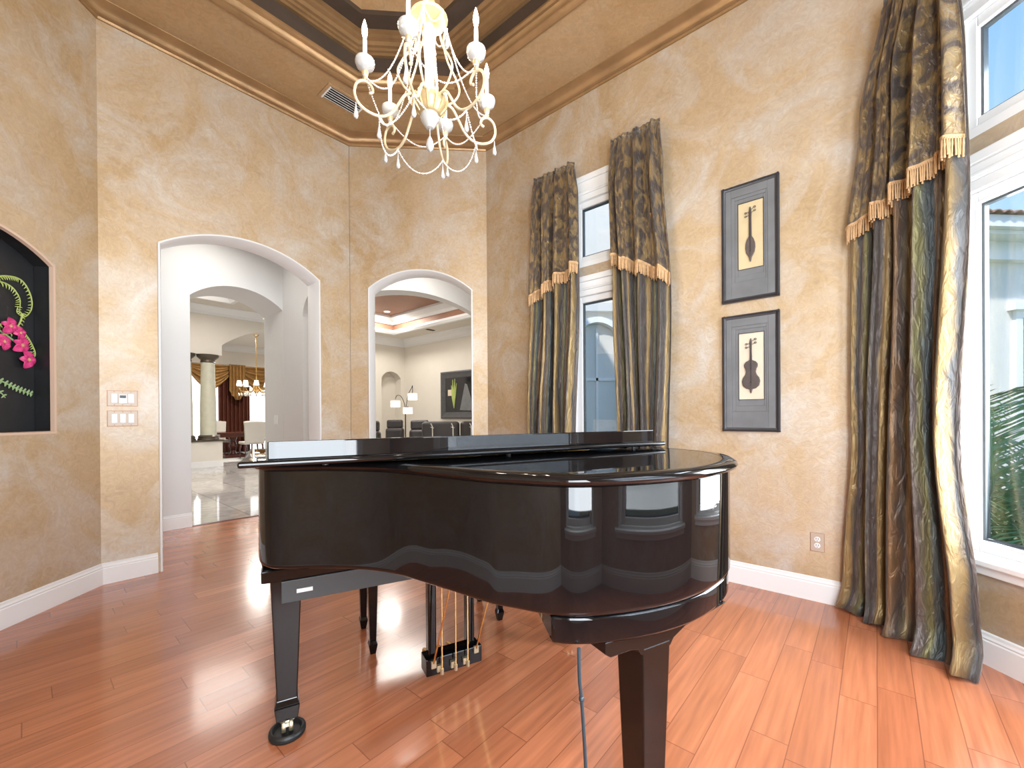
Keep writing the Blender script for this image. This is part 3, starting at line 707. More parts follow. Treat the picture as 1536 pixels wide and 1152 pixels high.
# rim outline in (k, t) -> local (k, -t)
ctl = [(-.078, -1.60), (-.066, -1.535), (-.02, -1.478), (.13, -1.400), (.258, -1.292), (.349, -1.133), (.429, -.972), (.472, -.907), (.577, -.790), (.736, -.736), (.90, -.724), (1.061, -.756), (1.19, -.815), (1.30, -.92), (1.362, -1.03), (1.378, -1.14)]
curve = cat([(k, -t) for k, t in ctl], 7)
rim = [(-.080, 2.06)] + [(-.080, 1.80)] + curve + [(1.380, 1.40), (1.380, 2.06)]
rim_cw = rim  # left-front -> tail -> right-front
def offs(poly, d):
    P = [Vector(p) for p in poly]; out = []; m = len(P)
    for i in range(m):
        ds = []
        if i > 0: ds.append((P[i] - P[i - 1]).normalized())
        if i < m - 1: ds.append((P[i + 1] - P[i]).normalized())
        t = sum(ds, Vector((0, 0))).normalized(); out.append(tuple(P[i] + Vector((t.y, -t.x)) * d / max(.5, t.dot(ds[0]))))
    return out
# travelling towards -y first: right-of-travel is -x => outside
outer = offs(rim, 0); inner = offs(rim, -.045)
mb = MB()
N_ = len(outer)
for i in range(N_ - 1): pass
prof = [(0, 1.034), (0, .747), (-.0006, .742), (-.003, .737), (-.008, .733), (-.012, .732), (-.045, .732), (-.045, 1.035), (-.001, 1.035)]
mb.sweep(rim, prof); mb.obj('rim', M['black'], piano, smooth=True)
mb = MB().prism(offs(rim, -.03), .738, .76); mb.obj('bottom_board', M['blackbrown'], piano)
# lower tail casing under the rim
tailpts = [p for p in offs(rim, -.006) if p[1] < .93 and p[0] > .545]
tl = tailpts + [(1.25, 1.10), (.64, 1.10)]
MB().prism(tl, .668, .7315).obj('tail_casing', M['black'], piano, smooth=True, bev=.006)
# lid
lid = offs([(-.080, 1.73)] + curve + [(1.380, 1.40), (1.380, 1.73)], .020)
lid_p = [(0, 1.0365), (.006, 1.0365), (.018, 1.042), (.022, 1.050), (.018, 1.059), (.006, 1.0655), (-.02, 1.0655), (-.02, 1.0365)]
lidbase = [(-.080, 1.73)] + curve + [(1.380, 1.40), (1.380, 1.73)]
mb = MB().prism(offs(lidbase, -.002), 1.0375, 1.0650); mb.sweep(lidbase, lid_p); mb.obj('lid', M['black'], piano, smooth=True)
# folded front flap with its standing lip
fp = []
k0, k1, y0, y1, z0, z1 = -.104, 1.385, 1.232, 1.735, 1.0735, 1.0905
for i in range(9):
    a = -PI / 2 - PI * i / 8; fp.append((y0 + .010 + .010 * math.cos(a), (z0 + z1) / 2 + (z1 - z0) / 2 * -math.sin(a)))
mb = MB(); prof = fp + [(y1, z1), (y1, z0)]
n = len(prof); vs = [(k0 + (.010 if False else 0), y, z) for y, z in prof] + [(k1, y, z) for y, z in prof]
mb.add(vs, [tuple(range(n)), tuple(range(n, 2 * n))[::-1]] + [(i, n + i, n + (i + 1) % n, (i + 1) % n) for i in range(n)])
flap = mb.obj('front_flap', M['black'], piano, bev=.004, smooth=True)
MB().box(-.040, 1.335, 1.252, 1.268, 1.0905, 1.138).obj('flap_lip', M['black'], flap, bev=.003)
MB().box(-.09, 1.37, 1.715, 1.735, 1.066, 1.0735).obj('flap_hinge', M['brass'], piano)
for k, y in ((.1, 1.30), (.68, 1.29), (1.25, 1.28)):
    MB().lathe([(.008, 1.0655), (.008, 1.0735)], (k, y, 0), 10).obj('flap_bumper', M['rubber'], piano)
o = MB().lathe([(.010, 0), (.010, .006), (.004, .007), (.0025, .035), (.001, .036)], (-.071, 1.262, 1.0905), 10).obj('bumper_pin', M['chrome'], flap, smooth=True)
# keybed, cheeks, fallboard, keys
MB().box(-.080, 1.380, 1.757, 2.20, .60, .645).obj('keybed', M['blackbrown'], piano, bev=.004)
MB().box(-.016, 1.32, 1.752, 1.775, .520, .600).obj('keybed_rail', M['plategrey'], piano, bev=.002)
MB().box(.034, .088, 1.7495, 1.7525, .551, .565).obj('serial_label', M['label'], piano)
MB().box(-.080, .0, 1.80, 2.18, .645, .93).obj('cheek', M['black'], piano, bev=.01)
MB().box(1.30, 1.380, 1.80, 2.18, .645, .93).obj('cheek', M['black'], piano, bev=.01)
MB().box(.0, 1.30, 1.80, 1.83, .70, .99).obj('fallboard', M['black'], piano, bev=.006)
mb = MB()
for i in range(52): mb.box(.03 + i * .0237, .03 + i * .0237 + .0228, 2.0, 2.145, .685, .705)
mb.obj('white_keys', M['keywhite'], piano)
mb = MB()
for i in range(51):
    if (i % 7) in (0, 1, 3, 4, 5): mb.box(.03 + (i + 1) * .0237 - .005, .03 + (i + 1) * .0237 + .005, 2.0, 2.095, .705, .717)
mb.obj('black_keys', M['black'], piano)
MB().box(.0, 1.30, 2.15, 2.175, .645, .70).obj('key_slip', M['black'], piano, bev=.004)
# legs
def leg(k, y, ztop, w0=.052, w1=.0345):
    mb = MB(); mb.frustum((k, y, .140), w1, w1, (k, y, ztop), w0, w0)
    l = mb.obj('leg', M['blackbrown'], piano, bev=.004)
    mb = MB(); mb.frustum((k, y, .118), .043, .043, (k, y, .142), w1 + .001, w1 + .001); mb.frustum((k, y, .062), .036, .036, (k, y, .116), .043, .043)
    mb.obj('leg_foot', M['black'], l, bev=.003)
    mb = MB().lathe([(.030, .048), (.032, .053), (.028, .060), (.02, .063)], (k, y, 0), 18)
    mb.add(*[[(k - .014, y - .02, .028), (k + .014, y - .02, .028), (k + .014, y + .02, .028), (k - .014, y + .02, .028), (k - .010, y - .012, .05), (k + .010, y - .012, .05), (k + .010, y + .012, .05), (k - .010, y + .012, .05)],
             [(0, 3, 2, 1), (4, 5, 6, 7), (0, 1, 5, 4), (1, 2, 6, 5), (2, 3, 7, 6), (3, 0, 4, 7)]])
    c = mb.obj('caster', M['dullbrass'], l, smooth=True)
    mb = MB()
    for sx in (-1, 1): mb.lathe([(.010, -.007), (.022, -.007), (.024, -.004), (.024, .004), (.022, .007), (.010, .007)], (k + sx * .012, y - .018, .036), 18, Vector((1, 0, 0)))
    mb.obj('caster_wheel', M['dullbrass'], c, smooth=True)
leg(.0, 1.832, .60); leg(1.30, 1.832, .60); leg(.822, .812, .622, .048)
def cup(k, y, label):
    c, s = math.cos(PA - YAW), math.sin(PA - YAW)
    t = MB().lathe([(.050, 0), (.062, .002), (.064, .010), (.060, .013), (.064, .016), (.062, .022), (.056, .026), (.050, .024), (.044, .012), (.012, .010)], (0, 0, 0), 30).obj('caster_cup', M['rubber'], smooth=True)
    t.location = (k * c - y * s, k * s + y * c, .0005); tag(t, label, 'caster cup')
cup(0, 1.815, 'black ridged caster cup under the front left piano leg')
br = [(.655, .668), (.655, .640), (.672, .628), (.735, .628), (.760, .622), (.772, .605), (.872, .605), (.885, .622), (.93, .642), (1.0, .650), (1.10, .668)]
MB().prism_y(br, .765, .862).obj('leg_bracket', M['blackbrown'], piano, bev=.003)
# lyre
ly = MB().box(.536, .800, 1.797, 1.880, .060, .136).obj('lyre', M['black'], piano, bev=.004)
for a, b, y in ((.552, .590, 1.84), (.735, .773, 1.84)): MB().box(a, b, y - .022, y + .022, .134, .735).obj('lyre_post', M['black'], ly, bev=.006)
MB().box(.52, .81, 1.80, 1.88, .70, .738).obj('lyre_head', M['black'], ly, bev=.003)
for k in (.600, .664, .722):
    MB().tube([(k, 1.778, .090), (k, 1.778, .738)], .0036, 8).obj('pedal_rod', M['brass'], ly, smooth=True)
    o = MB().lathe([(.0085, .068), (.0085, .092), (.006, .094)], (k, 1.778, 0), 10).box(k - .020, k + .004, 1.782, 1.797, .078, .106).obj('rod_end', M['dullbrass'], ly)
    MB().tube([(k - .012, 1.80, .092), (k - .012, 1.93, .088), (k - .012, 1.985, .072), (k - .012, 2.01, .066)], [.009, .009, .012, .011], 8).obj('pedal', M['brass'], ly, smooth=True)
for a, b in (((.566, 1.79, .118), (.640, 1.62, .735)), ((.768, 1.79, .132), (.850, 1.62, .735))):
    MB().tube([a, b], .0042, 8).obj('lyre_brace', M['brass'], ly, smooth=True)
    MB().box(a[0] - .010, a[0] + .012, 1.788, 1.797, a[2] - .022, a[2] + .010).obj('brace_clip', M['dullbrass'], ly)
# cable
pts = [(.586, .775, .67), (.584, .770, .60), (.590, .77, .545), (.596, .765, .40), (.600, .76, .2), (.604, .755, .03), (.62, .73, .008), (.70, .65, .006), (.80, .60, .006)]
MB().tube(cat(pts, 6), .0042, 8).obj('power_cable', M['cord'], piano, smooth=True)
MB().ball((.589, .77, .556), .007, 8, 6).obj('cable_tie', M['cord'], piano)

# bench
c, s = math.cos(PA - YAW), math.sin(PA - YAW)
bk, by = .745, 2.37
bench = thing('piano_bench', 'low black piano bench behind the piano with tapered legs', 'bench', (bk * c - by * s, bk * s + by * c, 0), PA - YAW)
for dx in (-.36, .36):
    for dy in (-.145, .145):
        mb = MB().frustum((dx, dy, .07), .016, .016, (dx, dy, .40), .025, .025); mb.frustum((dx, dy, 0), .013, .013, (dx, dy, .05), .022, .022)
        mb.frustum((dx, dy, .05), .022, .022, (dx, dy, .07), .016, .016); mb.obj('leg', M['black'], bench, bev=.002)
rect_frame(MB(), -.385, .385, .35, .42, .03, -.165, .165).obj('apron', M['black'], bench)
MB().box(-.395, .395, -.18, .18, .42, .445).obj('seat_frame', M['black'], bench, bev=.005)
MB().box(-.375, .375, -.165, .165, .445, .49).obj('cushion', M['felt'], bench, bev=.02, seg=4)

# ------------------------------------------------------------------ chandelier
CX, CY = -.235, 2.06
ch = thing('chandelier', 'pale gold chandelier with crystal bead swags and candle bulbs', 'chandelier', (CX, CY, -.05), 0)
MB().lathe([(.0005, 2.635), (.018, 2.638), (.030, 2.655), (.043, 2.675), (.046, 2.690), (.040, 2.705), (.03, 2.71)], (0, 0, 0), 20).obj('crystal_bowl', M['crystal'], ch, smooth=True)
mb = MB().lathe([(.04, 2.70), (.050, 2.705), (.062, 2.722), (.075, 2.745), (.079, 2.765), (.072, 2.778), (.045, 2.79), (.03, 2.80)], (0, 0, 0), 24)
for i in range(12):
    a = 2 * PI * i / 12; mb.tube([(.05 * math.cos(a), .05 * math.sin(a), 2.705), (.074 * math.cos(a), .074 * math.sin(a), 2.735), (.083 * math.cos(a), .083 * math.sin(a), 2.768), (.070 * math.cos(a), .070 * math.sin(a), 2.79)], [.004, .008, .008, .004], 6)
mb.obj('urn', M['gold'], ch, smooth=True)
MB().lathe([(.030, 2.80), (.026, 2.82), (.021, 2.86), (.022, 2.95), (.030, 3.06), (.034, 3.09), (.026, 3.11), (.02, 3.13)], (0, 0, 0), 20).obj('glass_column', M['milk'], ch, smooth=True)
MB().lathe([(.02, 3.13), (.05, 3.14), (.085, 3.155), (.09, 3.165), (.05, 3.175), (.028, 3.20), (.034, 3.23), (.02, 3.27), (.012, 3.30), (.03, 3.34), (.035, 3.37), (.012, 3.40)], (0, 0, 0), 20).obj('upper_crown', M['gold'], ch, smooth=True)
mb = MB()
zz = 3.40; i = 0
while zz < 4.80:
    q = [(0.011 * math.cos(a), 0, zz + .02 + .02 * math.sin(a)) if i % 2 else (0, .011 * math.cos(a), zz + .02 + .02 * math.sin(a)) for a in [2 * PI * w / 10 for w in range(10)]]
    mb.tube(q, .0028, 5, closed=True); zz += .034; i += 1
mb.obj('hanging_chain', M['gold'], ch, smooth='full')
MB().lathe([(.03, 4.79), (.06, 4.80), (.075, 4.83), (.08, 4.851)], (0, 0, 0), 20).obj('ceiling_canopy', M['gold'], ch, smooth=True)
mb = MB().tube([(0, 0, 2.635), (0, 0, 2.60)], .003, 6); mb.lathe([(.001, 2.525), (.014, 2.535), (.020, 2.552), (.014, 2.58), (.004, 2.60), (.002, 2.605)], (0, 0, 0), 12)
mb.obj('finial_drop', M['crystal'], ch, smooth=True)
drop = [(.0005, -.075), (.008, -.071), (.0115, -.060), (.0085, -.046), (.0035, -.020), (.0015, 0)]
def beads(pts, r, m=M['bead'], name='bead_garland', par=None):
    L_ = [0]
    for a, b in zip(pts[:-1], pts[1:]): L_.append(L_[-1] + (Vector(b) - Vector(a)).length)
    n = max(2, int(L_[-1] / (r * 2.02))); mb = MB(); j = 0
    for i in range(n + 1):
        d = L_[-1] * i / n
        while j < len(pts) - 2 and L_[j + 1] < d: j += 1
        f = (d - L_[j]) / max(1e-6, L_[j + 1] - L_[j]); mb.ball(Vector(pts[j]).lerp(Vector(pts[j + 1]), f), r * (1.0 if i % 2 else .82), 7, 5)
    return mb.obj(name, m, par or ch, smooth='full')
def swag(a, b, sag, n=16, push=0):
    a = Vector(a); b = Vector(b); out = []
    for i in range(n + 1):
        t = i / n; p = a.lerp(b, t); p.z -= sag * 4 * t * (1 - t); q = Vector((p.x, p.y, 0))
        if q.length > .01: p += q.normalized() * push * 4 * t * (1 - t)
        out.append(tuple(p))
    return out
ANG = [math.radians(20 + 60 * i) for i in range(6)]
def pol(a, r, z): return (r * math.cos(a), r * math.sin(a), z)
for a in ANG:
    prof = [(.050, 2.765), (.085, 2.775), (.115, 2.762), (.145, 2.715), (.175, 2.665), (.215, 2.635), (.265, 2.632), (.315, 2.655), (.340, 2.700), (.332, 2.750), (.300, 2.772), (.270, 2.758), (.262, 2.732), (.278, 2.720)]
    arm = MB().tube(cat([pol(a, r, z) for r, z in prof], 5), .0065, 8).obj('arm', M['goldwhite'], ch, smooth=True)
    MB().tube(cat([pol(a, r, z) for r, z in [(.07, 2.77), (.12, 2.80), (.15, 2.86), (.13, 2.92), (.09, 2.99), (.07, 3.08), (.085, 3.15)]], 5), .005, 8).obj('upper_scroll', M['goldwhite'], ch, smooth=True)
    cxp, cyp, _ = pol(a, .295, 0)
    mb = MB().lathe([(.006, 2.772), (.012, 2.782), (.008, 2.79), (.014, 2.80), (.016, 2.812), (.011, 2.820)], (cxp, cyp, 0), 12); mb.obj('candle_stem', M['gold'], arm, smooth=True)
    MB().lathe([(.010, 2.788), (.013, 2.80), (.012, 2.815), (.02, 2.822), (.036, 2.832), (.044, 2.852), (.042, 2.866), (.034, 2.862), (.015, 2.845)], (cxp, cyp, 0), 20).obj('crystal_cup', M['crystal'], arm, smooth=True)
    MB().lathe([(.010, 2.85), (.0095, 2.955), (.008, 2.965)], (cxp, cyp, 0), 12).obj('candle_sleeve', M['milk'], arm, smooth=True)
    MB().lathe([(.006, 2.962), (.0115, 2.985), (.013, 3.000), (.009, 3.025), (.003, 3.045), (.0005, 3.052)], (cxp, cyp, 0), 12).obj('flame_bulb', M['bulb'], arm, smooth=True)
    MB().lathe(drop, (*pol(a, .235, 0)[:2], 2.60), 10).tube([pol(a, .235, 2.60), pol(a, .235, 2.632)], .0015, 5).obj('crystal_drop', M['crystal'], arm, smooth=True)
    lp = D.lights.new('chandelier_bulb', 'POINT'); lp.energy = 4.5; lp.color = (1, .86, .68); lp.shadow_soft_size = .03
    lo = D.objects.new('bulb_light', lp); COL.objects.link(lo); lo.parent = ch; lo.location = pol(a, .295, 3.09)
for i, a in enumerate(ANG):
    b = a + PI / 3
    beads(swag(pol(a, .235, 2.625), pol(b, .235, 2.625), .085, push=.02), .0046)
    beads(swag(pol(a, .295, 2.795), pol(b, .295, 2.795), .105, push=-.02), .0042)
    beads(swag(pol(a, .085, 3.15), pol(a, .285, 2.78), .10), .0042)
    beads(swag(pol(a, .09, 3.15), pol(b, .09, 3.15), .06), .0038)
    m_ = (a + b) / 2
    MB().lathe(drop, (*pol(a, .088, 0)[:2], 3.13), 10).obj('crown_drop', M['crystal'], ch, smooth=True)
    MB().lathe(drop, (*pol(a, .335, 0)[:2], 2.665), 10).obj('scroll_drop', M['crystal'], ch, smooth=True)

# ------------------------------------------------------------------ hall beyond the large archway (frame A: x along u, y outward)
VN = 5.742 - 4.248
VH = 3.35
wall('wall_vestibule', 'A', .2, 2.30, 0, 4.2, VN, VN + .63, [(1.216, 2.180, [(-1, 2.565, 2.755)])], M['whitewall'])
loc, rz = FR['A']
# side wall of the vestibule, in plane u=2.18, with its own arch: frame with x along -n
e = wallmesh(-5.742, -4.485, 0, 4.2, 0, .2, [(-5.164, -4.55, [(-1, 2.40, 2.66)])]).obj('wall_vestibule_side', M['whitewall'], loc=un(2.182, 0), rz=-PI / 4); struct(e)
struct(MB().box(.0, .2, .24, VN + .6, 0, 4.2).obj('wall_vestibule_left', M['whitewall'], loc=loc, rz=rz))
struct(MB().box(0, 2.4, .238, VN + .7, VH, VH + .1).obj('ceiling_vestibule', M['whitewall'], loc=loc, rz=rz))
bpts = [un(.2, 5.742)[:2], un(1.216, 5.742)[:2]]
struct(MB().sweep(bpts, bprof).obj('baseboard_hall', M['white']))
sw = thing('switch_plate', 'small white switch plate on the inner hall archway jamb', 'light switch', un(2.180, 5.98, 1.17), -PI / 4, 'white switch plates on pale walls')
MB().box(-.06, .06, -.006, 0, -.06, .06).obj('cover', M['white'], sw, bev=.002)
for i in (-1, 1): MB().box(i * .025 - .014, i * .025 + .014, -.010, -.005, -.032, .032).obj('rocker', M['label'], sw, bev=.002)
struct(MB().box(2.19, 2.2, 1.8, 3, 0, 4).obj('wall_hall_right', M['whitewall'], loc=(0, 0, -10)))if False else None

# hall / dining, in frame DN: x = u, y = n
DR = PI / 4
def un_obj(mb, name, m, **k): return mb.obj(name, m, rz=DR, **k)
def unframe(mbx, name, m, parent=None, **k): return mbx
# divider wall n=12.4 with knee wall, beam and arch
dv = MB(); dv.box(-1.5, 3.27, 12.4, 12.62, 2.76, 4.2); dv.box(1.5, 3.27, 12.4, 12.62, 0, .62)
ar = arc(3.27, 6.6, 3.02, 3.62)
for (xa, za), (xb, zb) in zip(ar[:-1], ar[1:]): dv.prism_y([(xa, za), (xb, zb), (xb, 4.2), (xa, 4.2)], 12.4, 12.62)
dv.box(6.6, 9, 12.4, 12.62, 0, 4.2); dv.box(-1.5, -.6, 12.4, 12.62, .0, 4.2)
struct(un_obj(dv, 'wall_dining_divider', M['cream']))
struct(un_obj(MB().box(1.4, 3.30, 12.37, 12.65, .62, .66), 'trim_8', M['bronzecap']))
struct(un_obj(MB().box(1.4, 3.28, 12.385, 12.40, -.006, .14), 'baseboard_dining', M['white']))
def column(u, n, z0, z1, r, label):
    t = thing('column', label, 'column', un(u, n, z0), DR, 'pale faux marble columns'); h = z1 - z0
    MB().lathe([(r * 1.35, 0), (r * 1.35, .04), (r * 1.25, .05), (r * 1.3, .09), (r * 1.1, .12)], (0, 0, 0), 24).obj('column_base', M['bronzecap'], t, smooth=True)
    MB().lathe([(r * 1.02, .12), (r, h * .4), (r * .86, h - .2)], (0, 0, 0), 28).obj('shaft', M['column'], t, smooth=True)
    MB().lathe([(r * .9, h - .2), (r * .98, h - .19), (r * .9, h - .17), (r * .9, h - .13), (r * 1.1, h - .10), (r * 1.35, h - .06), (r * 1.4, h - .002)], (0, 0, 0), 24).obj('capital', M['bronzecap'], t, smooth=True)
column(3.0, 12.51, .66, 2.76, .165, 'pale marbled column with bronze capital, right one on the low wall')
column(2.52, 12.51, .66, 2.76, .165, 'pale marbled column on the low wall, partly cut by the arch edge')
column(3.17, 7.44, 0, 3.0, .17, 'tall marbled column seen through the narrow side arch')
# hall ceiling
hc = MB(); hc.box(-1.5, 3.6, 6.3, 8.2, 3.95, 4.05); hc.box(-1.5, .3, 8.2, 12.4, 3.95, 4.05); hc.box(.3, 7.4, 11.5, 12.4, 3.95, 4.05); hc.box(3.2, 3.6, 8.2, 10.6, 3.95, 4.05); hc.box(3.2, 7.4, 10.6, 11.5, 3.95, 4.05)
struct(un_obj(hc, 'ceiling_hall', M['cream']))
struct(un_obj(MB().box(.2, 3.3, 8.1, 11.6, 4.35, 4.4), 'ceiling_hall_tray', M['copper']))
hr = MB(); hr.box(.25, 3.25, 11.5, 11.55, 4.05, 4.35); hr.box(.25, 3.25, 8.15, 8.2, 4.05, 4.35); hr.box(.25, .3, 8.2, 11.5, 4.05, 4.35); hr.box(3.2, 3.25, 8.2, 11.5, 4.05, 4.35)
struct(un_obj(hr, 'ceiling_hall_riser', M['cream']))
wp = [(0, 3.74), (.02, 3.74), (.03, 3.80), (.08, 3.87), (.13, 3.93), (.13, 3.95), (0, 3.95)]
struct(MB().sweep([un(-1.5, 12.4)[:2], un(4.9, 12.4)[:2]], wp).obj('trim_9', M['white']))
wp2 = [(-.10, 3.95), (-.10, 3.90), (-.02, 3.90), (.04, 3.98), (.10, 4.03), (.10, 4.06), (0, 4.06), (0, 3.95)]
struct(MB().sweep([un(.3, 8.2)[:2], un(.3, 11.5)[:2], un(3.2, 11.5)[:2], un(3.2, 8.2)[:2]], wp2, closed=True).obj('trim_10', M['white']))
struct(un_obj(MB().box(-1.7, -1.5, 6.3, 17, 0, 4.1), 'wall_hall_left', M['cream']))
# dining room
struct(un_obj(MB().box(-1.5, 9, 12.62, 17, 3.72, 3.8), 'ceiling_dining', M['cream']))
struct(MB().sweep([un(-1.5, 16.9)[:2], un(9, 16.9)[:2]], [(0, 3.5), (.02, 3.5), (.03, 3.56), (.09, 3.64), (.12, 3.72), (0, 3.72)]).obj('trim_11', M['white']))
holes = [(3.35, 4.35, [(.1, 2.9, 2.9)]), (5.1, 6.9, [(.1, 2.9, 2.9)])]
w_ = wallmesh(-1.5, 9, 0, 3.8, 16.9, 17.05, holes)
struct(un_obj(w_, 'wall_dining_back', M['cream'])); struct(un_obj(MB().box(9, 9.1, 12.6, 17, 0, 3.8), 'wall_dining_right', M['cream']))
for a, b in ((3.35, 4.35), (5.1, 6.9)):
    WN[0] += 1; e = semp('window_%d' % WN[0], (0, 0, 0), DR)
    mb = rect_frame(MB(), a, b, .1, 2.9, .06, 16.92, 17.0); mb.box((a + b) / 2 - .03, (a + b) / 2 + .03, 16.93, 16.99, .1, 2.9); mb.box(a, b, 16.93, 16.99, 2.2, 2.26)
    mb.obj('window_frame', M['white'], e)
    MB().box(a + .05, b - .05, 16.96, 16.965, .15, 2.85).obj('pane', M['glass'], e)
    def sh(u, v): return (a - .02 + (b - a + .04) * u, 16.84 + .015 * math.sin(60 * u), 2.95 - 2.93 * v)
    o = MB().grid(sh, 120, 2).obj('sheer_curtain', M['sheer'], rz=DR, smooth='full', solid=.003)
    tag(o, 'white sheer with added daylight glow over the %s dining window' % ('wider right-hand' if a > 5 else 'narrow left-hand'), 'curtain', 'sheers in the dining room')
def pleat(u0, u1, z0, z1, n, p, name, m, parent, amp=.05, zf=None):
    def f(u, v):
        zb = z0 if zf is None else zf(u); return (u0 + (u1 - u0) * u, n - amp * math.sin(2 * PI * p * u) - .02, z1 + (zb - z1) * v)
    return MB().grid(f, 90, 12, lambda u, v: (u, v)).obj(name, m, parent, smooth='full', solid=.004)
t = thing('drapery', 'chocolate brown drape with gold swag valance behind the dining table', 'curtain', (0, 0, 0), DR)
pleat(4.28, 5.22, .02, 2.75, 16.7, 8, 'drape', M['drape'], t)
def swagp(u0, u1, sag, name):
    def f(u, v):
        zt = 2.97; drop_ = (.30 + sag * math.sin(PI * u)) * v; return (u0 + (u1 - u0) * u, 16.52 - .06 * math.sin(v * 22 + 1.2 * math.sin(PI * u)) * math.sin(PI * u) ** .5 - .03, zt - drop_ - .03 * math.sin(PI * u) * v)
    return MB().grid(f, 40, 40).obj(name, M['swag'], t, smooth='full', solid=.004)
swagp(2.2, 3.5, .5, 'swag'); swagp(3.45, 4.6, .5, 'swag'); swagp(4.9, 6.1, .5, 'swag'); swagp(6.05, 7.2, .5, 'swag')
pleat(4.52, 5.0, 2.0, 2.99, 16.38, 5, 'jabot', M['swag'], t, .04, lambda u: 2.1 - .3 * math.sin(PI * u))
# dining table and chairs
t = thing('dining_table', 'dark red mahogany dining table in the far dining room', 'table', un(4.9, 14.9, .0045), DR)
MB().box(-1.25, 1.3, -.55, .55, .72, .77).obj('tabletop', M['wood'], t, bev=.01)
MB().box(-1.15, 1.2, -.45, .45, .62, .72).obj('apron', M['wood'], t)
for sx in (-.7, .75):
    mb = MB().lathe([(.09, .1), (.06, .2), (.11, .35), (.07, .5), (.12, .62)], (sx, 0, 0), 16); mb.box(sx - .3, sx + .3, -.35, .35, 0, .09); mb.obj('pedestal', M['wood'], t)
def chair(u, n, rz, label, first=None):
    if first:
        t = copy_tree(first); t.location = un(u, n, .0045); t.rotation_euler.z = rz; t['label'] = label; return t
    t = thing('dining_chair', label, 'chair', un(u, n, .0045), rz, 'cream dining chairs')
    MB().box(-.27, .27, -.26, .26, .42, .50).obj('seat', M['linen'], t, bev=.03, seg=3)
    def bk(uu, v):
        w = .25 + .05 * v; return ((uu - .5) * 2 * w, -.25 - .10 * v - .03 * (1 - (2 * uu - 1) ** 2) * 1, .46 + (.62 + .02 * math.cos((uu - .5) * 4)) * v)
    MB().grid(bk, 16, 10).obj('backrest', M['linen'], t, smooth='full', solid=.07, bev=.02)
    for sx in (-1, 1):
        for sy in (-1, 1):
            MB().tube([(sx * .22, sy * .2, .44), (sx * .24, sy * .23, .25), (sx * .23, sy * (.27 if sy < 0 else .22), 0)], [.028, .02, .014], 8).obj('leg', M['wood'], t, smooth=True)
    return t
c0 = chair(4.42, 14.0, DR, 'cream upholstered dining chair with its back to the archway, nearest the hall')
chair(4.05, 15.75, DR + PI, 'cream dining chair on the far side of the table, left end', c0)
chair(5.15, 15.75, DR + PI, 'cream dining chair on the far side of the table, middle', c0)
chair(3.35, 14.95, DR - PI / 2, 'cream dining chair at the left head of the dining table', c0)
chair(5.55, 14.0, DR, 'cream dining chair on the near side of the table, right one', c0)
tag(un_obj(MB().box(3.2, 6.6, 13.4, 16.2, -.0055, .001), 'area_rug', M['rug']), 'pale rug under the dining table', 'rug')
t = thing('chandelier', 'small many-armed gold chandelier with cream shades over the dining table', 'chandelier', un(4.66, 14.3, 0), DR)
mb = MB().tube([(0, 0, 2.45), (0, 0, 3.72)], .012, 6); mb.lathe([(.02, 1.92), (.08, 2.0), (.04, 2.1), (.10, 2.2), (.03, 2.32), (.02, 2.46)], (0, 0, 0), 14); mb.lathe([(.02, 3.66), (.08, 3.719)], (0, 0, 0), 14); mb.obj('stem', M['brass'], t, smooth=True)
for i in range(10):
    a = 2 * PI * i / 10; r = .46
    ar_ = MB().tube(cat([(.06 * math.cos(a), .06 * math.sin(a), 2.12), (.22 * math.cos(a), .22 * math.sin(a), 1.98), (.4 * math.cos(a), .4 * math.sin(a), 2.0), (r * math.cos(a), r * math.sin(a), 2.1)], 5), .012, 6).obj('arm', M['brass'], t, smooth=True)
    MB().lathe([(.075, 2.16), (.05, 2.30)], (r * math.cos(a), r * math.sin(a), 0), 14).obj('lamp_shade', M['shade'], ar_, smooth=True)
    mb = MB()
    for q in (0.25, .32, .4, .47): mb.ball((q * math.cos(a), q * math.sin(a), 1.90), .022, 6, 5, 2)
    mb.obj('crystal_drops', M['bead'], ar_, smooth=True)

# ------------------------------------------------------------------ great room beyond the small archway
GU, GN = 7.40, 10.56
def GB(*a): return MB().box(*a)
struct(wallmesh(4.9, GU, 0, 3.45, GN, GN + .5, [(6.62, 7.26, [(.05, 2.30, 2.50)])]).obj('wall_great_left', M['cream'], rz=DR))
struct(un_obj(GB(6.5, 7.4, GN + .3, GN + .34, 0, 3), 'wall_great_niche', M['cream']))
struct(un_obj(GB(GU, GU + .2, 6.0, GN + .5, 0, 4.4), 'wall_great_right', M['cream']))
struct(GB(.62, .80, 4.86, 9.6, 0, 4.4).obj('wall_great_side', M['cream']))
struct(MB().sweep([un(4.9, GN)[:2], un(GU, GN)[:2], un(GU, 6.0)[:2]], [(0, 3.24), (.02, 3.24), (.03, 3.29), (.07, 3.35), (.13, 3.40), (.15, 3.45), (0, 3.45)]).obj('trim_12', M['white']))
cg = MB()
q_ = lambda *a: un(*a)[:2]
P1, P2, P3, P4 = q_(3.9, 6.3), q_(3.9, 9.85), q_(6.55, 9.85), q_(6.55, 6.3)
Q1, Q2, Q3, Q4 = q_(3.62, 5.3), q_(3.62, 10.6), q_(7.45, 10.6), q_(7.45, 6.4)
for pg in ([P1, P2, Q2, Q1], [P2, P3, Q3, Q2], [P3, P4, Q4, Q3], [P4, P1, Q1, (.74, 6.2), Q4]): cg.prism(pg, 3.45, 3.52)
struct(cg.obj('ceiling_great', M['cream']))
struct(un_obj(GB(3.60, 3.64, 5.35, 10.6, 3.44, 4.0), 'wall_great_header', M['cream']))
TR = [P1, P2, P3, P4]
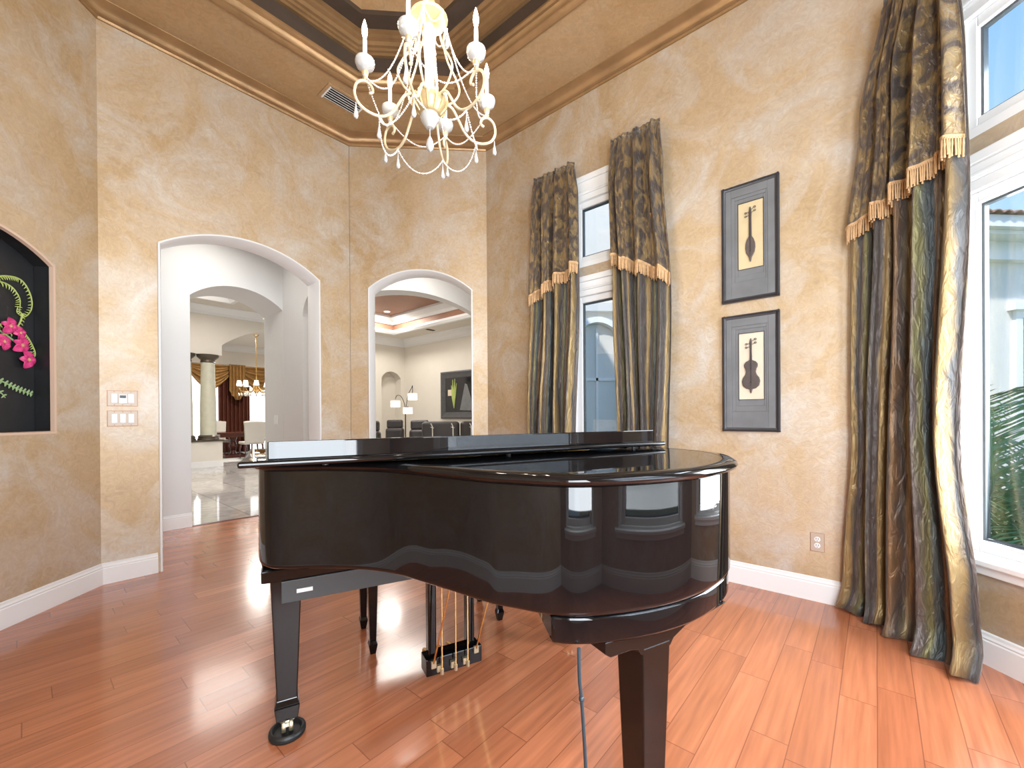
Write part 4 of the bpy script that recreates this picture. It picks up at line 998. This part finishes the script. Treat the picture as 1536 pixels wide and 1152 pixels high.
struct(MB().sweep(TR, [(-.10, 3.45), (-.10, 3.42), (-.02, 3.42), (.03, 3.47), (.03, 3.52), (0, 3.52), (0, 3.45)], closed=True).obj('trim_13', M['white']))
struct(MB().sweep(TR, [(0, 3.52), (.0, 3.72), (-.1, 3.72), (-.1, 3.52)], closed=True).obj('ceiling_great_riser', M['copper']))
struct(MB().sweep(TR, [(-.05, 3.66), (.03, 3.66), (.08, 3.72), (.22, 3.80), (.22, 3.85), (-.05, 3.85)], closed=True).obj('trim_14', M['white']))
struct(un_obj(GB(3.8, 6.65, 6.2, 9.95, 3.85, 3.9), 'ceiling_great_top', M['copper']))
# second archway beyond the small arch
struct(wallmesh(-2.85, .62, 0, 3.45, 0, .25, [(-2.35, .02, [(-1, 2.575, 2.97)])]).obj('wall_gallery', M['whitewall'], loc=(0, 6.0, 0)))
struct(MB().prism([(-3.0, 4.85), (-3.0, 6.1), (.62, 6.1), (.62, 4.85)][::-1], 3.35, 3.44).obj('ceiling_gallery', M['whitewall']))
def downlight(loc, label, w, size=.5):
    t = thing('downlight', label, 'ceiling light', loc, 0, 'recessed ceiling lights')
    MB().lathe([(.075, -.012), (.085, -.010), (.09, 0)], (0, 0, 0), 20).obj('trim_ring', M['white'], t, smooth=True)
    MB().lathe([(.060, -.014), (.062, -.0125)], (0, 0, 0), 20).obj('lens', M['lampglow'], t)
    l = D.lights.new('downlight', 'AREA'); l.shape = 'DISK'; l.size = size; l.energy = w; l.color = (1, .95, .88)
    o = D.objects.new('downlight_lamp', l); COL.objects.link(o); o.parent = t; o.location = (0, 0, -.05)
downlight(un(6.0, 9.3, 3.85), 'glowing recessed light in the copper tray ceiling', 42)
downlight(un(5.0, 7.2, 3.85), 'added fill light in the near half of the copper tray ceiling', 60, 1.4)  # this one and those below are unseen, added to light the rooms
downlight(un(1.3, 5.1, VH), 'added fill light in the small hall ceiling', 9)
downlight(un(2.4, 7.1, 3.95), 'added fill light in the hall ceiling by the entrance', 60, 1.6)
downlight(un(2.2, 10, 4.35), 'added fill light in the middle of the hall tray ceiling', 75, 2.4)
downlight(un(4.5, 13.6, 3.72), 'added fill light in the dining room ceiling', 110)
downlight((-1.0, 5.4, 3.35), 'added fill light in the gallery ceiling behind the small archway', 11)
mb = MB(); mb.box(-.12, .12, -.05, .05, -.008, 0)
for i in range(5): mb.box(-.11, .11, -.042 + i * .018, -.034 + i * .018, -.014, -.008)
o = mb.obj('air_vent', M['bronzecap'], loc=un(6.93, 8.75, 3.45), rz=DR); tag(o, 'small dark vent in the white living room ceiling', 'vent')
# wall picture on right wall (plane u=GU): frame with x along -n
t = thing('framed_picture', 'large dark picture with wide black frame above the sofa', 'picture', un(GU, 7.95, 1.76), -PI / 4)
MB().sweep([(-.92, -.62), (-.92, .62), (.92, .62), (.92, -.62)], [(0, 0), (0, -.05), (.03, -.06), (.10, -.035), (.17, -.02), (.17, 0)], closed=True, plane='xz').obj('frame', M['frame'], t)
MB().box(-.76, .76, -.012, -.002, -.46, .46).obj('print', M['tv'], t)
mb = MB()
for a, b in (((-.42, -.35), (-.47, .40)), ((-.42, -.35), (-.38, .42)), ((-.42, -.35), (-.52, .25)), ((-.42, -.35), (-.32, .3))):
    mb.tube([(a[0], -.014, a[1]), ((a[0] + b[0]) / 2, -.016, (a[1] + b[1]) / 2), (b[0], -.014, b[1])], [.01, .03, .01], 6)
mb.obj('painted_stems', M['fern'], t, smooth=True)
MB().prism_y([(-.2, -.4), (.3, -.42), (.22, -.1), (.08, .25), (.0, .28), (-.08, .0)], -.016, -.011).obj('painted_pale_shape', M['mat_'], t)
MB().prism_y([(-.66, -.02), (-.5, -.02), (-.5, .14), (-.66, .14)], -.016, -.011).obj('painted_pink_square', M['parch2'], t)
# seating
def recliner(X, Y, rz, label, first=None, w=.38):
    p = (X, Y, 0)
    if first:
        t = copy_tree(first); t.location = p; t.rotation_euler.z = rz; t['label'] = label; return t
    t = thing('recliner', label, 'armchair', p, rz, 'dark leather recliners'); sx = w
    MB().box(-sx, sx, -.42, .40, .10, .46).obj('seat', M['leather'], t, bev=.06, seg=4)
    MB().box(-sx + .04, sx - .04, .26, .50, .42, .92).obj('backrest', M['leather'], t, bev=.08, seg=4)
    MB().box(-sx + .07, sx - .07, .28, .46, .90, 1.12).obj('headrest', M['leather'], t, bev=.05, seg=4)
    for q in (-1, 1): MB().box(q * (sx + .04) - .06, q * (sx + .04) + .06, -.42, .42, .08, .64).obj('armrest', M['leather'], t, bev=.06, seg=4)
    MB().box(-sx, sx, -.36, .36, -.006, .10).obj('plinth', M['rubber'], t)
    return t
r0 = recliner(*cw(-2.88, 8.9)[:2], PI - .1, 'dark leather recliner cut by the left edge of the small archway', w=.27)
recliner(*cw(-2.15, 9.9)[:2], PI + .1, 'dark leather recliner next to the long sofa, right of the others', r0)
recliner(*cw(-3.03, 11.2)[:2], PI, 'farthest dark leather recliner, between its two neighbours', r0)
t = thing('sofa', 'long dark leather sofa with chrome clips seen behind the piano', 'sofa', (-.45, 8.55, 0), 0)
MB().box(-.75, 1.0, -.1, .8, -.006, .45).obj('base', M['leather'], t, bev=.05, seg=3)
for x0, x1 in ((-.72, .02), (.04, .98)): MB().box(x0, x1, -.12, .14, .42, 1.10).obj('backrest', M['leather'], t, bev=.07, seg=4)
for x0 in (-.50, -.10, .26):
    MB().tube([(x0, -.15, .80), (x0, -.16, 1.0), (x0 - .03, -.15, 1.06)], .012, 6).tube([(x0 - .04, -.15, .99), (x0 + .03, -.15, .97)], .008, 6).obj('chrome_clip', M['chrome'], t, smooth=True)
# arc lamp
t = thing('floor_lamp', 'arc floor lamp with three glowing white drum shades', 'lamp', (-1.78, 10.15, 0), 0)
MB().lathe([(.16, -.006), (.16, .02), (.03, .04)], (0, 0, 0), 20).obj('base', M['rubber'], t, smooth=True)
MB().tube([(0, 0, .02), (0, 0, 1.32)], .014, 8).obj('pole', M['rubber'], t, smooth=True)
for (sx, sz, pts) in ((-.23, 1.50, [(0, 0, 1.28), (-.02, 0, 1.50), (-.10, 0, 1.68), (-.19, 0, 1.70), (-.23, 0, 1.62)]), (.17, 1.67, [(0, 0, 1.28), (.03, 0, 1.5), (.07, 0, 1.72), (.15, 0, 1.88), (.17, 0, 1.93), (.17, 0, 1.76)]), (.06, 1.34, [(0, 0, 1.25), (.02, 0, 1.38), (.06, 0, 1.44), (.06, 0, 1.42)])):
    a_ = MB().tube(cat(pts, 5), .008, 6).obj('arm', M['rubber'], t, smooth=True)
    MB().lathe([(.108, sz - .075), (.108, sz + .075)], (sx, 0, 0), 20).obj('lamp_shade', M['shade'], a_, smooth=True)

# ------------------------------------------------------------------ outside
struct(MB().prism([(.8, -6), (.8, 30), (30, 30), (30, -6)][::-1], -.5, -.25).obj('ground', M['ground']))
h = thing('neighbour_house', 'pale stucco house with low tiled roof beyond the large window', 'house', (0, 7.2, 0), 0)
MB().box(6.2, 16, 0, 6, -.3, 4.35).obj('wall', M['outwall'], h)
mb = MB().box(6.0, 16.2, -.55, -.40, 4.42, 4.62); mb.box(6.0, 16.2, -.42, 0, 4.35, 4.42); mb.box(6.1, 16.1, -.10, 0, 4.05, 4.35); mb.box(6.1, 16.1, -.16, 0, 4.0, 4.08); mb.obj('eave_gutter', M['white'], h)
mb = MB()
def rt(u, v): return (5.95 + 10.4 * u, -.62 + 3.6 * v, 4.62 + .95 * v + .045 * abs(math.sin(u * 52 * PI)))
mb.grid(rt, 416, 8); mb.obj('roof', M['tile'], h, smooth='full', solid=.03)
def hwin(x0, x1, z0, z1):
    o = rect_frame(MB(), x0, x1, z0, z1, .14, -.06, .02).obj('window', M['white'], h); MB().box(x0 + .12, x1 - .12, -.02, .01, z0 + .12, z1 - .12).obj('pane', M['mat_'], o)
    MB().box(x0 - .12, x1 + .12, -.14, 0, z1, z1 + .14).obj('ledge', M['white'], o)
hwin(9.95, 11.4, .9, 3.1); hwin(7.2, 8.4, .9, 3.1)
h2 = thing('neighbour_wing', 'tall pale stucco wing with arched windows seen through the narrow window', 'house', (0, 7.2, 0), 0)
MB().box(1.25, 5.7, .05, 5, -.3, 6.6).obj('wall', M['wingwall'], h2)
for c_ in (2.02, 3.2, 4.4):
    pth = [(c_ - .38, -.2)] + arc(c_ - .38, c_ + .38, 2.4, 2.78) + [(c_ + .38, -.2)]
    o = MB().sweep(pth, [(-.12, .05), (-.12, -.06), (-.02, -.08), (0, .05)], plane='xz').obj('arched_window', M['white'], h2)
    MB().prism_y(pth, .02, .045).obj('pane', M['outwall'], o)
    MB().box(c_ - .02, c_ + .02, -.0, .02, -.2, 2.7).box(c_ - .38, c_ + .38, 0, .02, 1.8, 1.85).obj('glazing_bars', M['white'], o)
MB().box(1.25, 5.7, -.05, .05, 3.0, 3.15).obj('string_course', M['white'], h2)
# palm beside the large window
random.seed(3)
pm = thing('palm', 'green feathery palm outside the large right window', 'palm', (3.65, 2.75, -.25), 0)
MB().tube([(0, 0, 0), (.02, 0, .25), (.0, .02, .5)], [.07, .06, .04], 10).tube([(.12, .1, 0), (.1, .12, .45)], [.05, .03], 8).obj('stem', M['tile'], pm, smooth=True)
for i in range(26):
    a = 2 * PI * i * .381966 + .3; ln = random.uniform(.95, 1.5); lift = random.uniform(.45, 1.25); mb = MB(); P = []
    for k in range(15):
        t_ = k / 14; r_ = ln * .72 * t_ ** 1.1; z_ = .35 + lift * math.sin(t_ * 2.0) * 1.05 - .30 * t_ ** 3 * (1.6 - lift)
        P.append(Vector((r_ * math.cos(a), r_ * math.sin(a), z_)))
    mb.tube(P, [.010 - .0006 * k for k in range(15)], 5)
    side = Vector((-math.sin(a), math.cos(a), 0))
    for k in range(2, 15):
        for f_ in (0, .5):
            if k == 14 and f_: continue
            p = P[k].lerp(P[min(14, k + 1)], f_); d = (P[k] - P[k - 1]).normalized(); ll = .30 * math.sin(PI * min(1, .15 + k / 16)) + .05
            for sg in (-1, 1):
                e_ = (side * sg * .8 + d * .65 + Vector((0, 0, -.12))).normalized() * ll; w_ = d * .012
                m1 = p + e_ * .5 + Vector((0, 0, .02))
                mb.add([p - w_ * .4, m1 - w_, p + e_, m1 + w_, p + w_ * .4, m1 + Vector((0, 0, .004))], [(0, 1, 5), (1, 2, 5), (2, 3, 5), (3, 4, 5), (4, 0, 5)])
    mb.obj('frond', M['palm'], pm)
